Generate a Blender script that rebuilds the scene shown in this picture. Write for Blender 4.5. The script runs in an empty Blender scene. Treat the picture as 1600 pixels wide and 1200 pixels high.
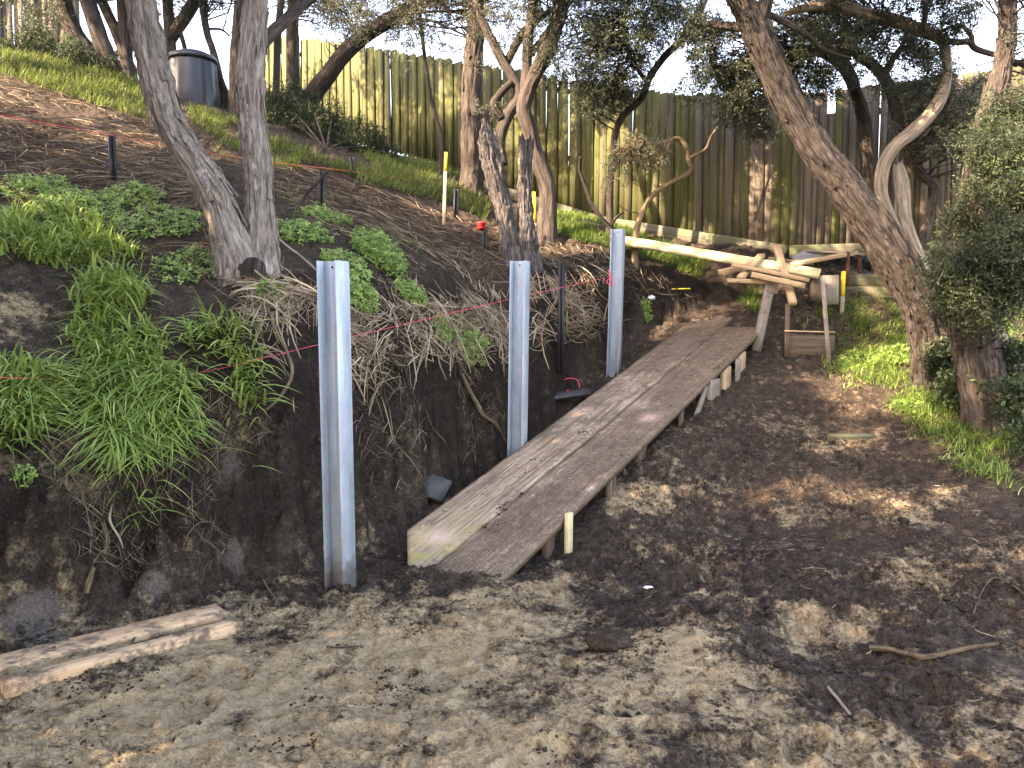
import bpy, math, random
import numpy as np
from math import radians, sin, cos, pi, hypot

# ------------------------------------------------------------------ camera, sky, sun, exposure
S = 0.86                       # working units -> metres
F = 1232.0                     # focal length in photo pixels (1600 wide)
PITCH = radians(4.6)
CAMZ = 1.55
scene = bpy.context.scene
COL = scene.collection
cam_data = bpy.data.cameras.new("camera")
cam_data.sensor_width = 36.0
cam_data.lens = 36.0 * F / 1600.0
cam_data.clip_start = 0.05
cam_data.clip_end = 2000.0
cam = bpy.data.objects.new("camera", cam_data)
COL.objects.link(cam)
cam.location = (0, 0, CAMZ * S)
cam.rotation_euler = (pi / 2 - PITCH, 0, 0)
scene.camera = cam

SUN = np.array([-0.74, -0.40, 0.56]); SUN /= np.linalg.norm(SUN)
sun_el = math.asin(SUN[2]); sun_az = math.atan2(SUN[0], SUN[1])
world = bpy.data.worlds.new("World"); scene.world = world; world.use_nodes = True
wn = world.node_tree.nodes; wl = world.node_tree.links
sky = wn.new("ShaderNodeTexSky"); sky.sky_type = 'NISHITA'; sky.sun_disc = False
sky.sun_elevation = sun_el; sky.sun_rotation = sun_az
sky.air_density = 1.0; sky.dust_density = 1.5; sky.ozone_density = 1.0
bg = wn["Background"]; bg.inputs["Strength"].default_value = 0.15
wl.new(sky.outputs[0], bg.inputs["Color"])
sl = bpy.data.lights.new("sun", 'SUN'); sl.energy = 3.0; sl.angle = radians(0.6); sl.color = (1.0, 0.93, 0.80)
so = bpy.data.objects.new("sun", sl); COL.objects.link(so)
so.rotation_euler = (pi / 2 - sun_el, 0, math.atan2(SUN[0], -SUN[1]))
so.location = (-8, -4, 9)
vs = scene.view_settings
vs.view_transform = 'Standard'; vs.look = 'None'; vs.gamma = 1.0; vs.use_curve_mapping = False
vs.exposure = 3.52
vs.use_white_balance = True; vs.white_balance_temperature = 8600; vs.white_balance_tint = 24
scene.render.engine = 'CYCLES'
scene.cycles.use_denoising = True
scene.cycles.max_bounces = 6; scene.cycles.diffuse_bounces = 3; scene.cycles.transparent_max_bounces = 4
scene.cycles.caustics_reflective = False; scene.cycles.caustics_refractive = False

rng = np.random.default_rng(7)
random.seed(7)
CAM = np.array([0, 0, CAMZ])

# ------------------------------------------------------------------ pixel helpers (photo pixels, 1600 x 1200)
def ray(px, py):
    cx = (px - 800) / F; cy = (600 - py) / F
    return np.array([cx, cos(PITCH) + cy * sin(PITCH), -sin(PITCH) + cy * cos(PITCH)])
def P(px, py, Y):
    d = ray(px, py); return CAM + d * (Y / d[1])
def project(q):
    d = np.asarray(q, float) - CAM
    f = d[..., 1] * cos(PITCH) - d[..., 2] * sin(PITCH); u = d[..., 1] * sin(PITCH) + d[..., 2] * cos(PITCH)
    f = np.where(f > 0.05, f, 0.05)
    return 800 + F * d[..., 0] / f, 600 - F * u / f

# ------------------------------------------------------------------ noise
_perm = np.random.default_rng(3).permutation(256).astype(np.int32); _perm = np.concatenate([_perm, _perm, _perm])
_grad = np.random.default_rng(4).normal(size=(256, 3)); _grad /= np.linalg.norm(_grad, axis=1)[:, None]
def pn(x, y, z=0.0):
    x, y, z = np.broadcast_arrays(np.asarray(x, float), np.asarray(y, float), np.asarray(z, float))
    xi = np.floor(x).astype(np.int64); yi = np.floor(y).astype(np.int64); zi = np.floor(z).astype(np.int64)
    xf = x - xi; yf = y - yi; zf = z - zi
    u = xf * xf * xf * (xf * (xf * 6 - 15) + 10); v = yf * yf * yf * (yf * (yf * 6 - 15) + 10); w = zf * zf * zf * (zf * (zf * 6 - 15) + 10)
    def g(i, j, k):
        h = _perm[_perm[_perm[(xi + i) & 255] + ((yi + j) & 255)] + ((zi + k) & 255)]
        gr = _grad[h]
        return gr[..., 0] * (xf - i) + gr[..., 1] * (yf - j) + gr[..., 2] * (zf - k)
    a = g(0, 0, 0); b = g(1, 0, 0); c = g(0, 1, 0); d = g(1, 1, 0)
    r0 = a + u * (b - a); r1 = c + u * (d - c); r = r0 + v * (r1 - r0)
    if np.any(zf):
        a = g(0, 0, 1); b = g(1, 0, 1); c = g(0, 1, 1); d = g(1, 1, 1)
        s0 = a + u * (b - a); s1 = c + u * (d - c); s = s0 + v * (s1 - s0)
        r = r + w * (s - r)
    return r * 1.5
def fbm(x, y, z=0.0, o=4, gain=0.5):
    t = 0; a = 1.0; f = 1.0
    for i in range(o):
        t = t + a * pn(x * f + 17.3 * i, y * f - 9.1 * i, z * f if np.any(z) else 0.0); a *= gain; f *= 2.03
    return t
def sstep(a, b, x):
    t = np.clip((x - a) / (b - a), 0, 1); return t * t * (3 - 2 * t)

# ------------------------------------------------------------------ mesh and object helpers
def mk(name, verts, faces, mat=None, parent=None, smooth=False, attrs=None, loc=None, mats=None, midx=None):
    """One mesh object. faces: (M,4) or (M,3) int array, or a list of such arrays."""
    verts = np.asarray(verts, np.float32)
    if loc is not None: verts = verts - np.asarray(loc, np.float32)
    verts = verts * S
    fl = faces if isinstance(faces, list) else [faces]
    fl = [np.asarray(f, np.int32) for f in fl if len(f)]
    me = bpy.data.meshes.new(name)
    nl = sum(f.size for f in fl); nf = sum(len(f) for f in fl)
    me.vertices.add(len(verts)); me.vertices.foreach_set("co", verts.ravel())
    me.loops.add(nl); me.polygons.add(nf)
    me.loops.foreach_set("vertex_index", np.concatenate([f.ravel() for f in fl]))
    tot = np.concatenate([np.full(len(f), f.shape[1], np.int32) for f in fl])
    st = np.concatenate([[0], np.cumsum(tot)[:-1]]).astype(np.int32)
    me.polygons.foreach_set("loop_start", st); me.polygons.foreach_set("loop_total", tot)
    if smooth: me.polygons.foreach_set("use_smooth", np.ones(nf, bool))
    if attrs:
        for k, a in attrs.items():
            a = np.asarray(a, np.float32)
            if a.ndim == 1:
                at = me.attributes.new(k, 'FLOAT', 'POINT'); at.data.foreach_set("value", a)
            else:
                at = me.attributes.new(k, 'FLOAT_VECTOR', 'POINT'); at.data.foreach_set("vector", a.ravel())
    for m in (mats or ([mat] if mat else [])): me.materials.append(m)
    if midx is not None: me.polygons.foreach_set("material_index", np.asarray(midx, np.int32))
    me.update(calc_edges=True)
    o = bpy.data.objects.new(name, me); COL.objects.link(o)
    if loc is not None: o.location = np.asarray(loc, float) * S
    if parent is not None:
        o.parent = parent
        if loc is None: o.location = (0, 0, 0) if parent.parent else -np.array(parent.location)
        else: o.location = np.asarray(loc, float) * S - np.array(parent.location)
    return o
def tag(o, label=None, cat=None, group=None, kind=None):
    if label: o["label"] = label
    if cat: o["category"] = cat
    if group: o["group"] = group
    if kind: o["kind"] = kind
    return o
def empty(name, loc, label, cat, group=None):
    o = bpy.data.objects.new(name, None); COL.objects.link(o); o.location = np.asarray(loc, float) * S
    o.empty_display_size = 0.1
    return tag(o, label, cat, group)
class Acc:
    """collects pieces of ONE mesh"""
    def __init__(s): s.v = []; s.q = []; s.t = []; s.n = 0; s.a = {}
    def add(s, v, q=None, t=None, **at):
        v = np.asarray(v, float)
        if q is not None and len(q): s.q.append(np.asarray(q, np.int32) + s.n)
        if t is not None and len(t): s.t.append(np.asarray(t, np.int32) + s.n)
        for k, a in at.items(): s.a.setdefault(k, []).append(np.asarray(a, float))
        s.v.append(v); s.n += len(v)
    def build(s, name, mat, parent=None, smooth=False, loc=None):
        fs = []
        if s.q: fs.append(np.concatenate(s.q))
        if s.t: fs.append(np.concatenate(s.t))
        at = {k: np.concatenate(a) for k, a in s.a.items()} or None
        return mk(name, np.concatenate(s.v), fs, mat, parent, smooth, at, loc)

BOXQ = np.array([[0, 3, 2, 1], [4, 5, 6, 7], [0, 1, 5, 4], [1, 2, 6, 5], [2, 3, 7, 6], [3, 0, 4, 7]])
def beam(a, b, w, h, up=(0, 0, 1), bev=0.0022, jit=0.0, seg=6, sag=0.0, ends=(0, 0)):
    """Timber from a to b (centre line), width w (sideways) and height h (along up), chamfered edges, slight wander."""
    a = np.asarray(a, float); b = np.asarray(b, float); d = b - a; L = np.linalg.norm(d); d /= L
    up = np.asarray(up, float); sd = np.cross(d, up); sd /= np.linalg.norm(sd); u = np.cross(sd, d)
    c = min(bev, w * .3, h * .3); W = w / 2; H = h / 2
    prof = np.array([[-W + c, -H], [W - c, -H], [W, -H + c], [W, H - c], [W - c, H], [-W + c, H], [-W, H - c], [-W, -H + c]])
    n = 8; V = []
    for i in range(seg + 1):
        t = i / seg
        off = (rng.normal(size=2) * jit) if 0 < i < seg else np.zeros(2)
        sk = ends[0] if i == 0 else (ends[1] if i == seg else 0)
        c0 = a + d * L * t + u * (-sag * 4 * t * (1 - t))
        for (x, y) in prof:
            V.append(c0 + sd * (x + off[0]) + u * (y + off[1]) + d * sk * x)
    Q = [];
    for i in range(seg):
        for k in range(n):
            Q.append([i * n + k, i * n + (k + 1) % n, (i + 1) * n + (k + 1) % n, (i + 1) * n + k])
    V = np.array(V); m = len(V)
    V = np.vstack([V, [V[:8].mean(0)], [V[m - 8:m].mean(0)]])
    T = [[m, (k + 1) % n, k] for k in range(n)] + [[m + 1, m - 8 + k, m - 8 + (k + 1) % n] for k in range(n)]
    # grain coordinates (along, side, up)
    rel = V - a; g = np.stack([rel @ d, rel @ sd, rel @ u], 1) + rng.uniform(0, 50, 3)
    return V, np.array(Q), np.array(T), g
def timber(name, a, b, w, h, mat, parent=None, **k):
    V, Q, T, g = beam(a, b, w, h, **k)
    loc = None if parent is not None else (np.asarray(a, float) + np.asarray(b, float)) / 2
    return mk(name, V, [Q, T], mat, parent, attrs={"grain": g * S}, loc=loc)

def catmull(p, n):
    p = np.asarray(p, float); m = len(p)
    q = np.vstack([2 * p[0] - p[1], p, 2 * p[-1] - p[-2]])
    t = np.linspace(0, m - 1, n); i = np.clip(t.astype(int), 0, m - 2); f = (t - i)[:, None]
    a, b, c, d = q[i], q[i + 1], q[i + 2], q[i + 3]
    return .5 * (2 * b + (c - a) * f + (2 * a - 5 * b + 4 * c - d) * f ** 2 + (3 * b - a - 3 * c + d) * f ** 3)
def sweep(pts, rad, nr=12, rings=None, rough=0.0, rfreq=10.0, cap=True, lump=0.0, seed=0.0, jag=0.0, twist=0.0):
    """Tube along pts with radii; ridged bark relief that runs with the length. Returns verts, quads, tris, bark coords."""
    pts = np.asarray(pts, float); rad = np.asarray(rad, float)
    if rings is None: rings = max(4 * len(pts), 6)
    c = catmull(np.column_stack([pts, rad]), rings); C = c[:, :3]; R = np.maximum(c[:, 3], 0.0015)
    tg = np.gradient(C, axis=0); tg /= np.linalg.norm(tg, axis=1)[:, None] + 1e-9
    ref = np.array([0, 0, 1.0]) if abs(tg[0][2]) < .9 else np.array([1.0, 0, 0])
    N = np.zeros_like(C); n0 = np.cross(tg[0], ref); n0 /= np.linalg.norm(n0); N[0] = n0
    for i in range(1, rings):
        v = N[i - 1] - tg[i] * (N[i - 1] @ tg[i]); N[i] = v / (np.linalg.norm(v) + 1e-9)
    B = np.cross(tg, N)
    th = np.linspace(0, 2 * pi, nr, endpoint=False)
    ln = np.concatenate([[0], np.cumsum(np.linalg.norm(np.diff(C, axis=0), axis=1))])
    TH = th[None, :] + twist * ln[:, None]
    ct, st_ = np.cos(TH), np.sin(TH)
    Rm = np.repeat(R[:, None], nr, 1); ca = np.cos(th)[None, :] * np.ones((rings, 1)); sa = np.sin(th)[None, :] * np.ones((rings, 1))
    bx, by, bz = ca * Rm.mean(), sa * Rm.mean(), np.repeat(ln[:, None], nr, 1)
    rr = Rm.copy()
    if rough:
        n1 = pn(bx * rfreq + seed, by * rfreq + seed * 1.7, bz * rfreq * .16)
        n2 = pn(bx * rfreq * 2.4 - seed, by * rfreq * 2.4, bz * rfreq * .45 + 3.3)
        n3 = pn(bx * rfreq * 5 - seed, by * rfreq * 5, bz * rfreq * 1.1 + 7.7)
        rr = rr + rough * ((1 - 2.2 * np.abs(n1)) * .7 + n2 * .6 + n3 * .45 - .55)
    if lump: rr = rr * (1 + lump * pn(bx * 2.2 + seed, by * 2.2, bz * 2.2 + seed))
    V = C[:, None, :] + (N[:, None, :] * ct[..., None] + B[:, None, :] * st_[..., None]) * rr[..., None]
    if jag:
        V[-1] += tg[-1] * (pn(th * 2.5 + seed, seed) * jag)[:, None] * 1.0
    V = V.reshape(-1, 3)
    i = np.arange(rings - 1)[:, None] * nr; k = np.arange(nr)[None, :]
    Q = np.stack([i + k, i + (k + 1) % nr, i + nr + (k + 1) % nr, i + nr + k], -1).reshape(-1, 4)
    bark = np.stack([bx, by, bz], -1).reshape(-1, 3) + seed
    T = np.zeros((0, 3), int)
    if cap:
        m = len(V); V = np.vstack([V, C[:1], C[-1:] + tg[-1] * (-jag * .3)])
        bark = np.vstack([bark, bark[:1], bark[-1:]])
        kk = np.arange(nr)
        T = np.vstack([np.stack([np.full(nr, m), (kk + 1) % nr, kk], 1),
                       np.stack([np.full(nr, m + 1), m - nr + kk, m - nr + (kk + 1) % nr], 1)])
    return V, Q, T, bark

# ------------------------------------------------------------------ materials
def newmat(name, rough=0.8, spec=0.3):
    m = bpy.data.materials.new(name); m.use_nodes = True
    nt = m.node_tree; b = nt.nodes["Principled BSDF"]
    b.inputs["Roughness"].default_value = rough; b.inputs["Specular IOR Level"].default_value = spec
    return m, nt, b
class N:
    """small node-graph writer"""
    def __init__(s, nt): s.nt = nt
    def n(s, t, **k):
        x = s.nt.nodes.new(t)
        for a, v in k.items(): setattr(x, a, v)
        return x
    def put(s, sock, v):
        if isinstance(v, bpy.types.NodeSocket): s.nt.links.new(v, sock)
        else: sock.default_value = v
    def attr(s, name, out="Fac"):
        x = s.n("ShaderNodeAttribute"); x.attribute_name = name; return x.outputs[out]
    def obj(s): return s.n("ShaderNodeTexCoord").outputs["Object"]
    def pos(s): return s.n("ShaderNodeNewGeometry").outputs["Position"]
    def rnd(s): return s.n("ShaderNodeObjectInfo").outputs["Random"]
    def mapping(s, v, scale=(1, 1, 1), loc=(0, 0, 0)):
        x = s.n("ShaderNodeMapping"); s.put(x.inputs["Vector"], v); x.inputs["Scale"].default_value = scale; s.put(x.inputs["Location"], loc); return x.outputs[0]
    def noise(s, v, scale, detail=5, rough=.6, dist=0.0, out=0):
        x = s.n("ShaderNodeTexNoise"); s.put(x.inputs["Vector"], v); x.inputs["Scale"].default_value = scale
        x.inputs["Detail"].default_value = detail; x.inputs["Roughness"].default_value = rough; x.inputs["Distortion"].default_value = dist
        return x.outputs[out]
    def vor(s, v, scale, feat='F1', out="Distance"):
        x = s.n("ShaderNodeTexVoronoi"); x.feature = feat; s.put(x.inputs["Vector"], v); x.inputs["Scale"].default_value = scale; return x.outputs[out]
    def ramp(s, fac, stops, interp='LINEAR'):
        x = s.n("ShaderNodeValToRGB"); s.put(x.inputs[0], fac); e = x.color_ramp.elements; x.color_ramp.interpolation = interp
        while len(e) < len(stops): e.new(0.5)
        for el, (p, c) in zip(e, stops):
            el.position = p; el.color = (*c, 1) if len(c) == 3 else c
        return x.outputs[0]
    def rangev(s, v, a, b, c=0.0, d=1.0, smooth=True):
        x = s.n("ShaderNodeMapRange"); x.interpolation_type = 'SMOOTHSTEP' if smooth else 'LINEAR'
        s.put(x.inputs[0], v); x.inputs[1].default_value = a; x.inputs[2].default_value = b; x.inputs[3].default_value = c; x.inputs[4].default_value = d
        return x.outputs[0]
    def math(s, op, a, b=0.0, clamp=False):
        x = s.n("ShaderNodeMath"); x.operation = op; x.use_clamp = clamp; s.put(x.inputs[0], a); s.put(x.inputs[1], b); return x.outputs[0]
    def mix(s, f, a, b, blend='MIX'):
        x = s.n("ShaderNodeMix"); x.data_type = 'RGBA'; x.blend_type = blend
        s.put(x.inputs[0], f)
        for sock, v in ((x.inputs[6], a), (x.inputs[7], b)):
            if isinstance(v, tuple) and len(v) == 3: v = (*v, 1)
            s.put(sock, v)
        return x.outputs[2]
    def bump(s, h, strength=.5, dist=.01, nrm=None):
        x = s.n("ShaderNodeBump"); s.put(x.inputs["Height"], h); x.inputs["Strength"].default_value = strength; x.inputs["Distance"].default_value = dist
        if nrm is not None: s.put(x.inputs["Normal"], nrm)
        return x.outputs[0]

def soil_material(name):
    m, nt, b = newmat(name, .93, .12); g = N(nt); p = g.pos()
    sand = g.attr("sand"); pale = g.attr("pale")
    n1 = g.noise(p, 3.2, 6, .65); n2 = g.noise(p, 14, 6, .7); n3 = g.noise(p, 60, 5, .7); n4 = g.noise(p, 260, 3, .6)
    dark = g.ramp(g.math('ADD', g.math('MULTIPLY', n2, .55), g.math('MULTIPLY', n3, .45)),
                  [(.32, (.012, .009, .007)), (.46, (.044, .033, .0245)), (.60, (.105, .080, .058)), (.76, (.21, .165, .12))])
    tan = g.ramp(g.math('ADD', g.math('MULTIPLY', n2, .6), g.math('MULTIPLY', n3, .4)),
                 [(.30, (.085, .060, .034)), (.42, (.29, .215, .12)), (.55, (.47, .36, .215)), (.72, (.60, .485, .31))])
    grey = g.ramp(n3, [(.3, (.09, .075, .063)), (.7, (.22, .185, .155))])
    f = g.math('ADD', sand, g.math('MULTIPLY', g.math('SUBTRACT', n1, .5), 1.3))
    f = g.math('ADD', f, g.math('MULTIPLY', g.math('SUBTRACT', n2, .5), 1.5))
    f = g.math('ADD', f, g.math('MULTIPLY', g.math('SUBTRACT', n3, .5), .7))
    f = g.rangev(f, .18, .86)
    c = g.mix(f, dark, tan)
    fp = g.rangev(g.math('ADD', pale, g.math('MULTIPLY', g.math('SUBTRACT', n2, .5), .9)), .35, .75)
    c = g.mix(fp, c, grey)
    n5 = g.noise(p, 120, 4, .75)
    c = g.mix(g.rangev(n5, .34, .45, .6, 0), c, g.mix(.85, c, (.016, .012, .009)))  # pits darkened in the colour, standing in for crevice shade
    c = g.mix(g.math('MULTIPLY', g.attr("humus"), .62), c, (.006, .0045, .004))
    c = g.mix(g.rangev(n4, .60, .72, 0, .4), c, g.mix(.5, c, (.45, .38, .28)))
    nt.links.new(c, b.inputs["Base Color"])
    h = g.math('ADD', g.math('MULTIPLY', n3, .9), g.math('ADD', g.math('MULTIPLY', n5, .22), g.math('MULTIPLY', n2, 1.0)))
    nt.links.new(g.bump(h, 1.0, .034), b.inputs["Normal"])
    # damp crumbs glisten a little
    nt.links.new(g.rangev(n2, .3, .7, .72, .97), b.inputs["Roughness"])
    return m
M = {}
M['soil'] = soil_material("soil")

def bark_material(name, c0, c1, c2, sc=1.0, warm=None):
    m, nt, b = newmat(name, .9, .15); g = N(nt); v = g.attr("bark", "Vector")
    a = g.mapping(v, (22 * sc, 22 * sc, 2.2 * sc)); f1 = g.noise(a, 1.0, 6, .65, .6)
    a2 = g.mapping(v, (70 * sc, 70 * sc, 7 * sc)); f2 = g.noise(a2, 1.0, 5, .7, .3)
    big = g.noise(v, 2.6, 4, .6)
    f = g.math('ADD', g.math('MULTIPLY', f1, .5), g.math('MULTIPLY', f2, .5))
    c = g.ramp(f, [(.36, c0), (.47, c1), (.62, c2)])
    if warm: c = g.mix(g.rangev(big, .48, .72, 0, .75), c, g.mix(.55, c, warm))
    c = g.mix(g.rangev(big, .25, .5, .45, 0.0), c, g.mix(.5, c, c0))
    nt.links.new(c, b.inputs["Base Color"])
    nt.links.new(g.bump(f, 1.0, .05), b.inputs["Normal"])
    return m
M['bark_grey'] = bark_material("grey_stringy_bark", (.040, .032, .025), (.19, .160, .132), (.40, .352, .305), 1.0, (.30, .235, .175))
M['bark_brown'] = bark_material("brown_furrowed_bark", (.008, .0065, .0055), (.034, .028, .0235), (.105, .090, .077), 1.3, (.075, .058, .044))
M['bark_dark'] = bark_material("dark_bark", (.018, .015, .013), (.055, .045, .038), (.13, .108, .09), 1.2)
M['bark_pale'] = bark_material("pale_bark", (.09, .07, .05), (.27, .215, .16), (.48, .40, .31), 1.0)
M['dead_wood'] = bark_material("weathered_dead_wood", (.016, .014, .013), (.070, .061, .056), (.20, .18, .168), 1.7)
M['root'] = bark_material("dry_root", (.055, .038, .024), (.16, .115, .07), (.32, .25, .16), 2.5)

def leaf_material(name, lo, mid, hi, trans=.35, rough=.55):
    m, nt, b = newmat(name, rough, .35); g = N(nt); t = g.attr("tint")
    c = g.ramp(t, [(0.0, lo), (.5, mid), (1.0, hi)])
    nt.links.new(c, b.inputs["Base Color"])
    tr = nt.nodes.new("ShaderNodeBsdfTranslucent"); nt.links.new(c, tr.inputs["Color"])
    mx = nt.nodes.new("ShaderNodeMixShader"); mx.inputs[0].default_value = trans
    nt.links.new(b.outputs[0], mx.inputs[1]); nt.links.new(tr.outputs[0], mx.inputs[2])
    nt.links.new(mx.outputs[0], nt.nodes["Material Output"].inputs["Surface"])
    return m
M['leaf_dark'] = leaf_material("dark_needle_leaves", (.020, .030, .018), (.045, .062, .035), (.095, .12, .062))
M['leaf_grey'] = leaf_material("grey_green_leaves", (.035, .042, .026), (.075, .088, .055), (.15, .155, .095))
M['leaf_bush'] = leaf_material("bush_leaves", (.012, .024, .010), (.028, .052, .020), (.10, .15, .06))
M['grass'] = leaf_material("grass_blades", (.10, .165, .036), (.245, .37, .085), (.50, .58, .20), .4, .45)
M['grass_far'] = leaf_material("hill_grass_blades", (.055, .078, .022), (.115, .160, .040), (.26, .32, .10), .4, .5)
M['herb'] = leaf_material("herb_leaves", (.085, .165, .034), (.20, .33, .072), (.40, .52, .16), .4, .45)
M['straw'] = leaf_material("dry_straw", (.060, .042, .026), (.18, .132, .082), (.44, .36, .25), .2, .8)

def wood_material(name, c0, c1, c2, dirt=0.0, dirtc=(.035, .026, .02), rough=.75, sc=1.0, moss=0.0, vary=.0):
    m, nt, b = newmat(name, rough, .25); g = N(nt); v = g.attr("grain", "Vector"); p = g.pos()
    a = g.mapping(v, (1.6 * sc, 55 * sc, 55 * sc)); f1 = g.noise(a, 1.0, 5, .6, .8)
    a2 = g.mapping(v, (6, 160, 160)); f2 = g.noise(a2, 1.0, 4, .7)
    f = g.math('ADD', g.math('MULTIPLY', f1, .65), g.math('MULTIPLY', f2, .35))
    c = g.ramp(f, [(.32, c0), (.5, c1), (.68, c2)])
    kn = g.vor(g.mapping(v, (2.2, 9, 9)), 1.0)
    c = g.mix(g.rangev(kn, .05, .10, .7, 0), c, g.mix(.75, c, (c0[0] * .35, c0[1] * .3, c0[2] * .3)))
    if vary:
        r = g.rnd(); c = g.mix(g.math('MULTIPLY', r, vary), c, g.mix(.6, c, c0))
    if moss:
        mo = g.noise(p, 2.2, 5, .65)
        c = g.mix(g.rangev(mo, .42, .62, 0, moss), c, (.07, .095, .022))
    if dirt:
        d1 = g.noise(p, 7, 6, .7); d2 = g.noise(p, 34, 6, .7)
        dd = g.math('ADD', g.math('MULTIPLY', d1, .6), g.math('MULTIPLY', d2, .4))
        c = g.mix(g.rangev(dd, .60 - dirt * .25, .72 - dirt * .2, 0, .96), c, g.mix(g.rangev(d2, .35, .65), dirtc, tuple(x * 3.2 for x in dirtc)))
    nt.links.new(c, b.inputs["Base Color"]); nt.links.new(g.bump(f, .35, .006), b.inputs["Normal"])
    return m
M['pine'] = wood_material("sawn_pine", (.27, .17, .09), (.43, .30, .17), (.56, .42, .26), .22, vary=.5)
M['pine_muddy'] = wood_material("muddy_sawn_pine", (.28, .17, .09), (.46, .31, .18), (.58, .43, .28), .62)
M['treated'] = wood_material("pale_treated_pine", (.33, .27, .14), (.48, .41, .23), (.60, .53, .33), .16)
M['grey_timber'] = wood_material("weathered_grey_timber", (.11, .09, .07), (.24, .205, .165), (.38, .34, .285), .3, vary=.6)
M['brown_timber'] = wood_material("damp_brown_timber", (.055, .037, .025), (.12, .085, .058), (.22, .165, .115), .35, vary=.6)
M['sleeper'] = wood_material("mossy_sleeper", (.05, .044, .03), (.10, .088, .06), (.16, .142, .10), .4, moss=.4)
M['plinth'] = wood_material("plinth_timber", (.045, .041, .030), (.095, .088, .066), (.16, .148, .115), .1, moss=.55)

def ramp_material():
    m, nt, b = newmat("muddy_ramp_plank", .7, .3); g = N(nt); v = g.attr("grain", "Vector"); p = g.pos()
    a = g.mapping(v, (1.3, 38, 38)); f1 = g.noise(a, 1.0, 5, .6, 1.2); a2 = g.mapping(v, (5, 120, 120)); f2 = g.noise(a2, 1.0, 4, .7)
    f = g.math('ADD', g.math('MULTIPLY', f1, .65), g.math('MULTIPLY', f2, .35))
    c = g.ramp(f, [(.37, (.10, .068, .043)), (.5, (.25, .185, .125)), (.62, (.46, .37, .275))])
    near = g.attr("nearend")
    mo = g.noise(p, 6, 4, .6)
    c = g.mix(g.math('MULTIPLY', near, g.rangev(mo, .38, .6, .1, .8)), c, (.30, .27, .095))
    d1 = g.noise(p, 3.4, 6, .68); d2 = g.noise(p, 20, 6, .72); d3 = g.noise(p, 90, 4, .7)
    mud = g.attr("mud")
    dd = g.math('ADD', g.math('ADD', g.math('MULTIPLY', d1, .5), g.math('MULTIPLY', d2, .5)), g.math('MULTIPLY', g.math('SUBTRACT', mud, .5), .32))
    mudc = g.ramp(g.math('ADD', g.math('MULTIPLY', d2, .5), g.math('MULTIPLY', d3, .5)), [(.34, (.022, .015, .011)), (.5, (.082, .055, .037)), (.64, (.26, .19, .12))])
    mk_ = g.rangev(dd, .44, .60, 0, .85)
    c = g.mix(mk_, c, mudc)
    crumbs = g.rangev(g.noise(p, 26, 6, .75), .60, .66)
    c = g.mix(g.math('MULTIPLY', crumbs, .9), c, (.035, .025, .019))
    # bare split splinters of fresh wood
    sp = g.attr("split"); c = g.mix(g.math('MULTIPLY', sp, g.rangev(d2, .36, .46)), c, g.mix(f, (.36, .235, .17), (.62, .47, .36)))
    nt.links.new(c, b.inputs["Base Color"])
    h = g.math('ADD', f, g.math('MULTIPLY', g.math('MULTIPLY', mk_, d2), 2.2)); nt.links.new(g.bump(h, .5, .012), b.inputs["Normal"])
    return m
M['ramp'] = ramp_material()

def paling_material():
    m, nt, b = newmat("weathered_palings", .85, .15); g = N(nt); v = g.attr("grain", "Vector"); p = g.pos()
    r = g.rnd()
    a = g.mapping(v, (1.4, 60, 60)); f1 = g.noise(a, 1.0, 5, .6, .6); a2 = g.mapping(v, (5, 190, 190)); f2 = g.noise(a2, 1.0, 4, .7)
    f = g.math('ADD', g.math('MULTIPLY', f1, .6), g.math('MULTIPLY', f2, .4))
    grey = g.ramp(f, [(.32, (.060, .048, .036)), (.5, (.145, .12, .092)), (.68, (.28, .24, .19))])
    green = g.ramp(f, [(.32, (.036, .042, .014)), (.5, (.082, .092, .032)), (.68, (.155, .168, .070))])
    alg = g.attr("algae")
    af = g.math('ADD', alg, g.math('MULTIPLY', g.math('SUBTRACT', r, .5), .75))
    af = g.math('ADD', af, g.math('MULTIPLY', g.math('SUBTRACT', g.noise(g.mapping(v, (1.2, 8, 8)), 1.0, 4, .6), .5), .7))
    c = g.mix(g.rangev(af, .25, .75), grey, green)
    c = g.mix(g.math('MULTIPLY', g.math('FRACT', g.math('MULTIPLY', r, 7.3)), .85), c, g.mix(.6, c, (.05, .045, .03)))
    st = g.noise(g.mapping(v, (.8, 30, 30)), 1.0, 3, .5); c = g.mix(g.rangev(st, .55, .75, 0, .5), c, (.06, .05, .035))
    nt.links.new(c, b.inputs["Base Color"]); nt.links.new(g.bump(f, .4, .006), b.inputs["Normal"])
    return m
M['paling'] = paling_material()

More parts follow.
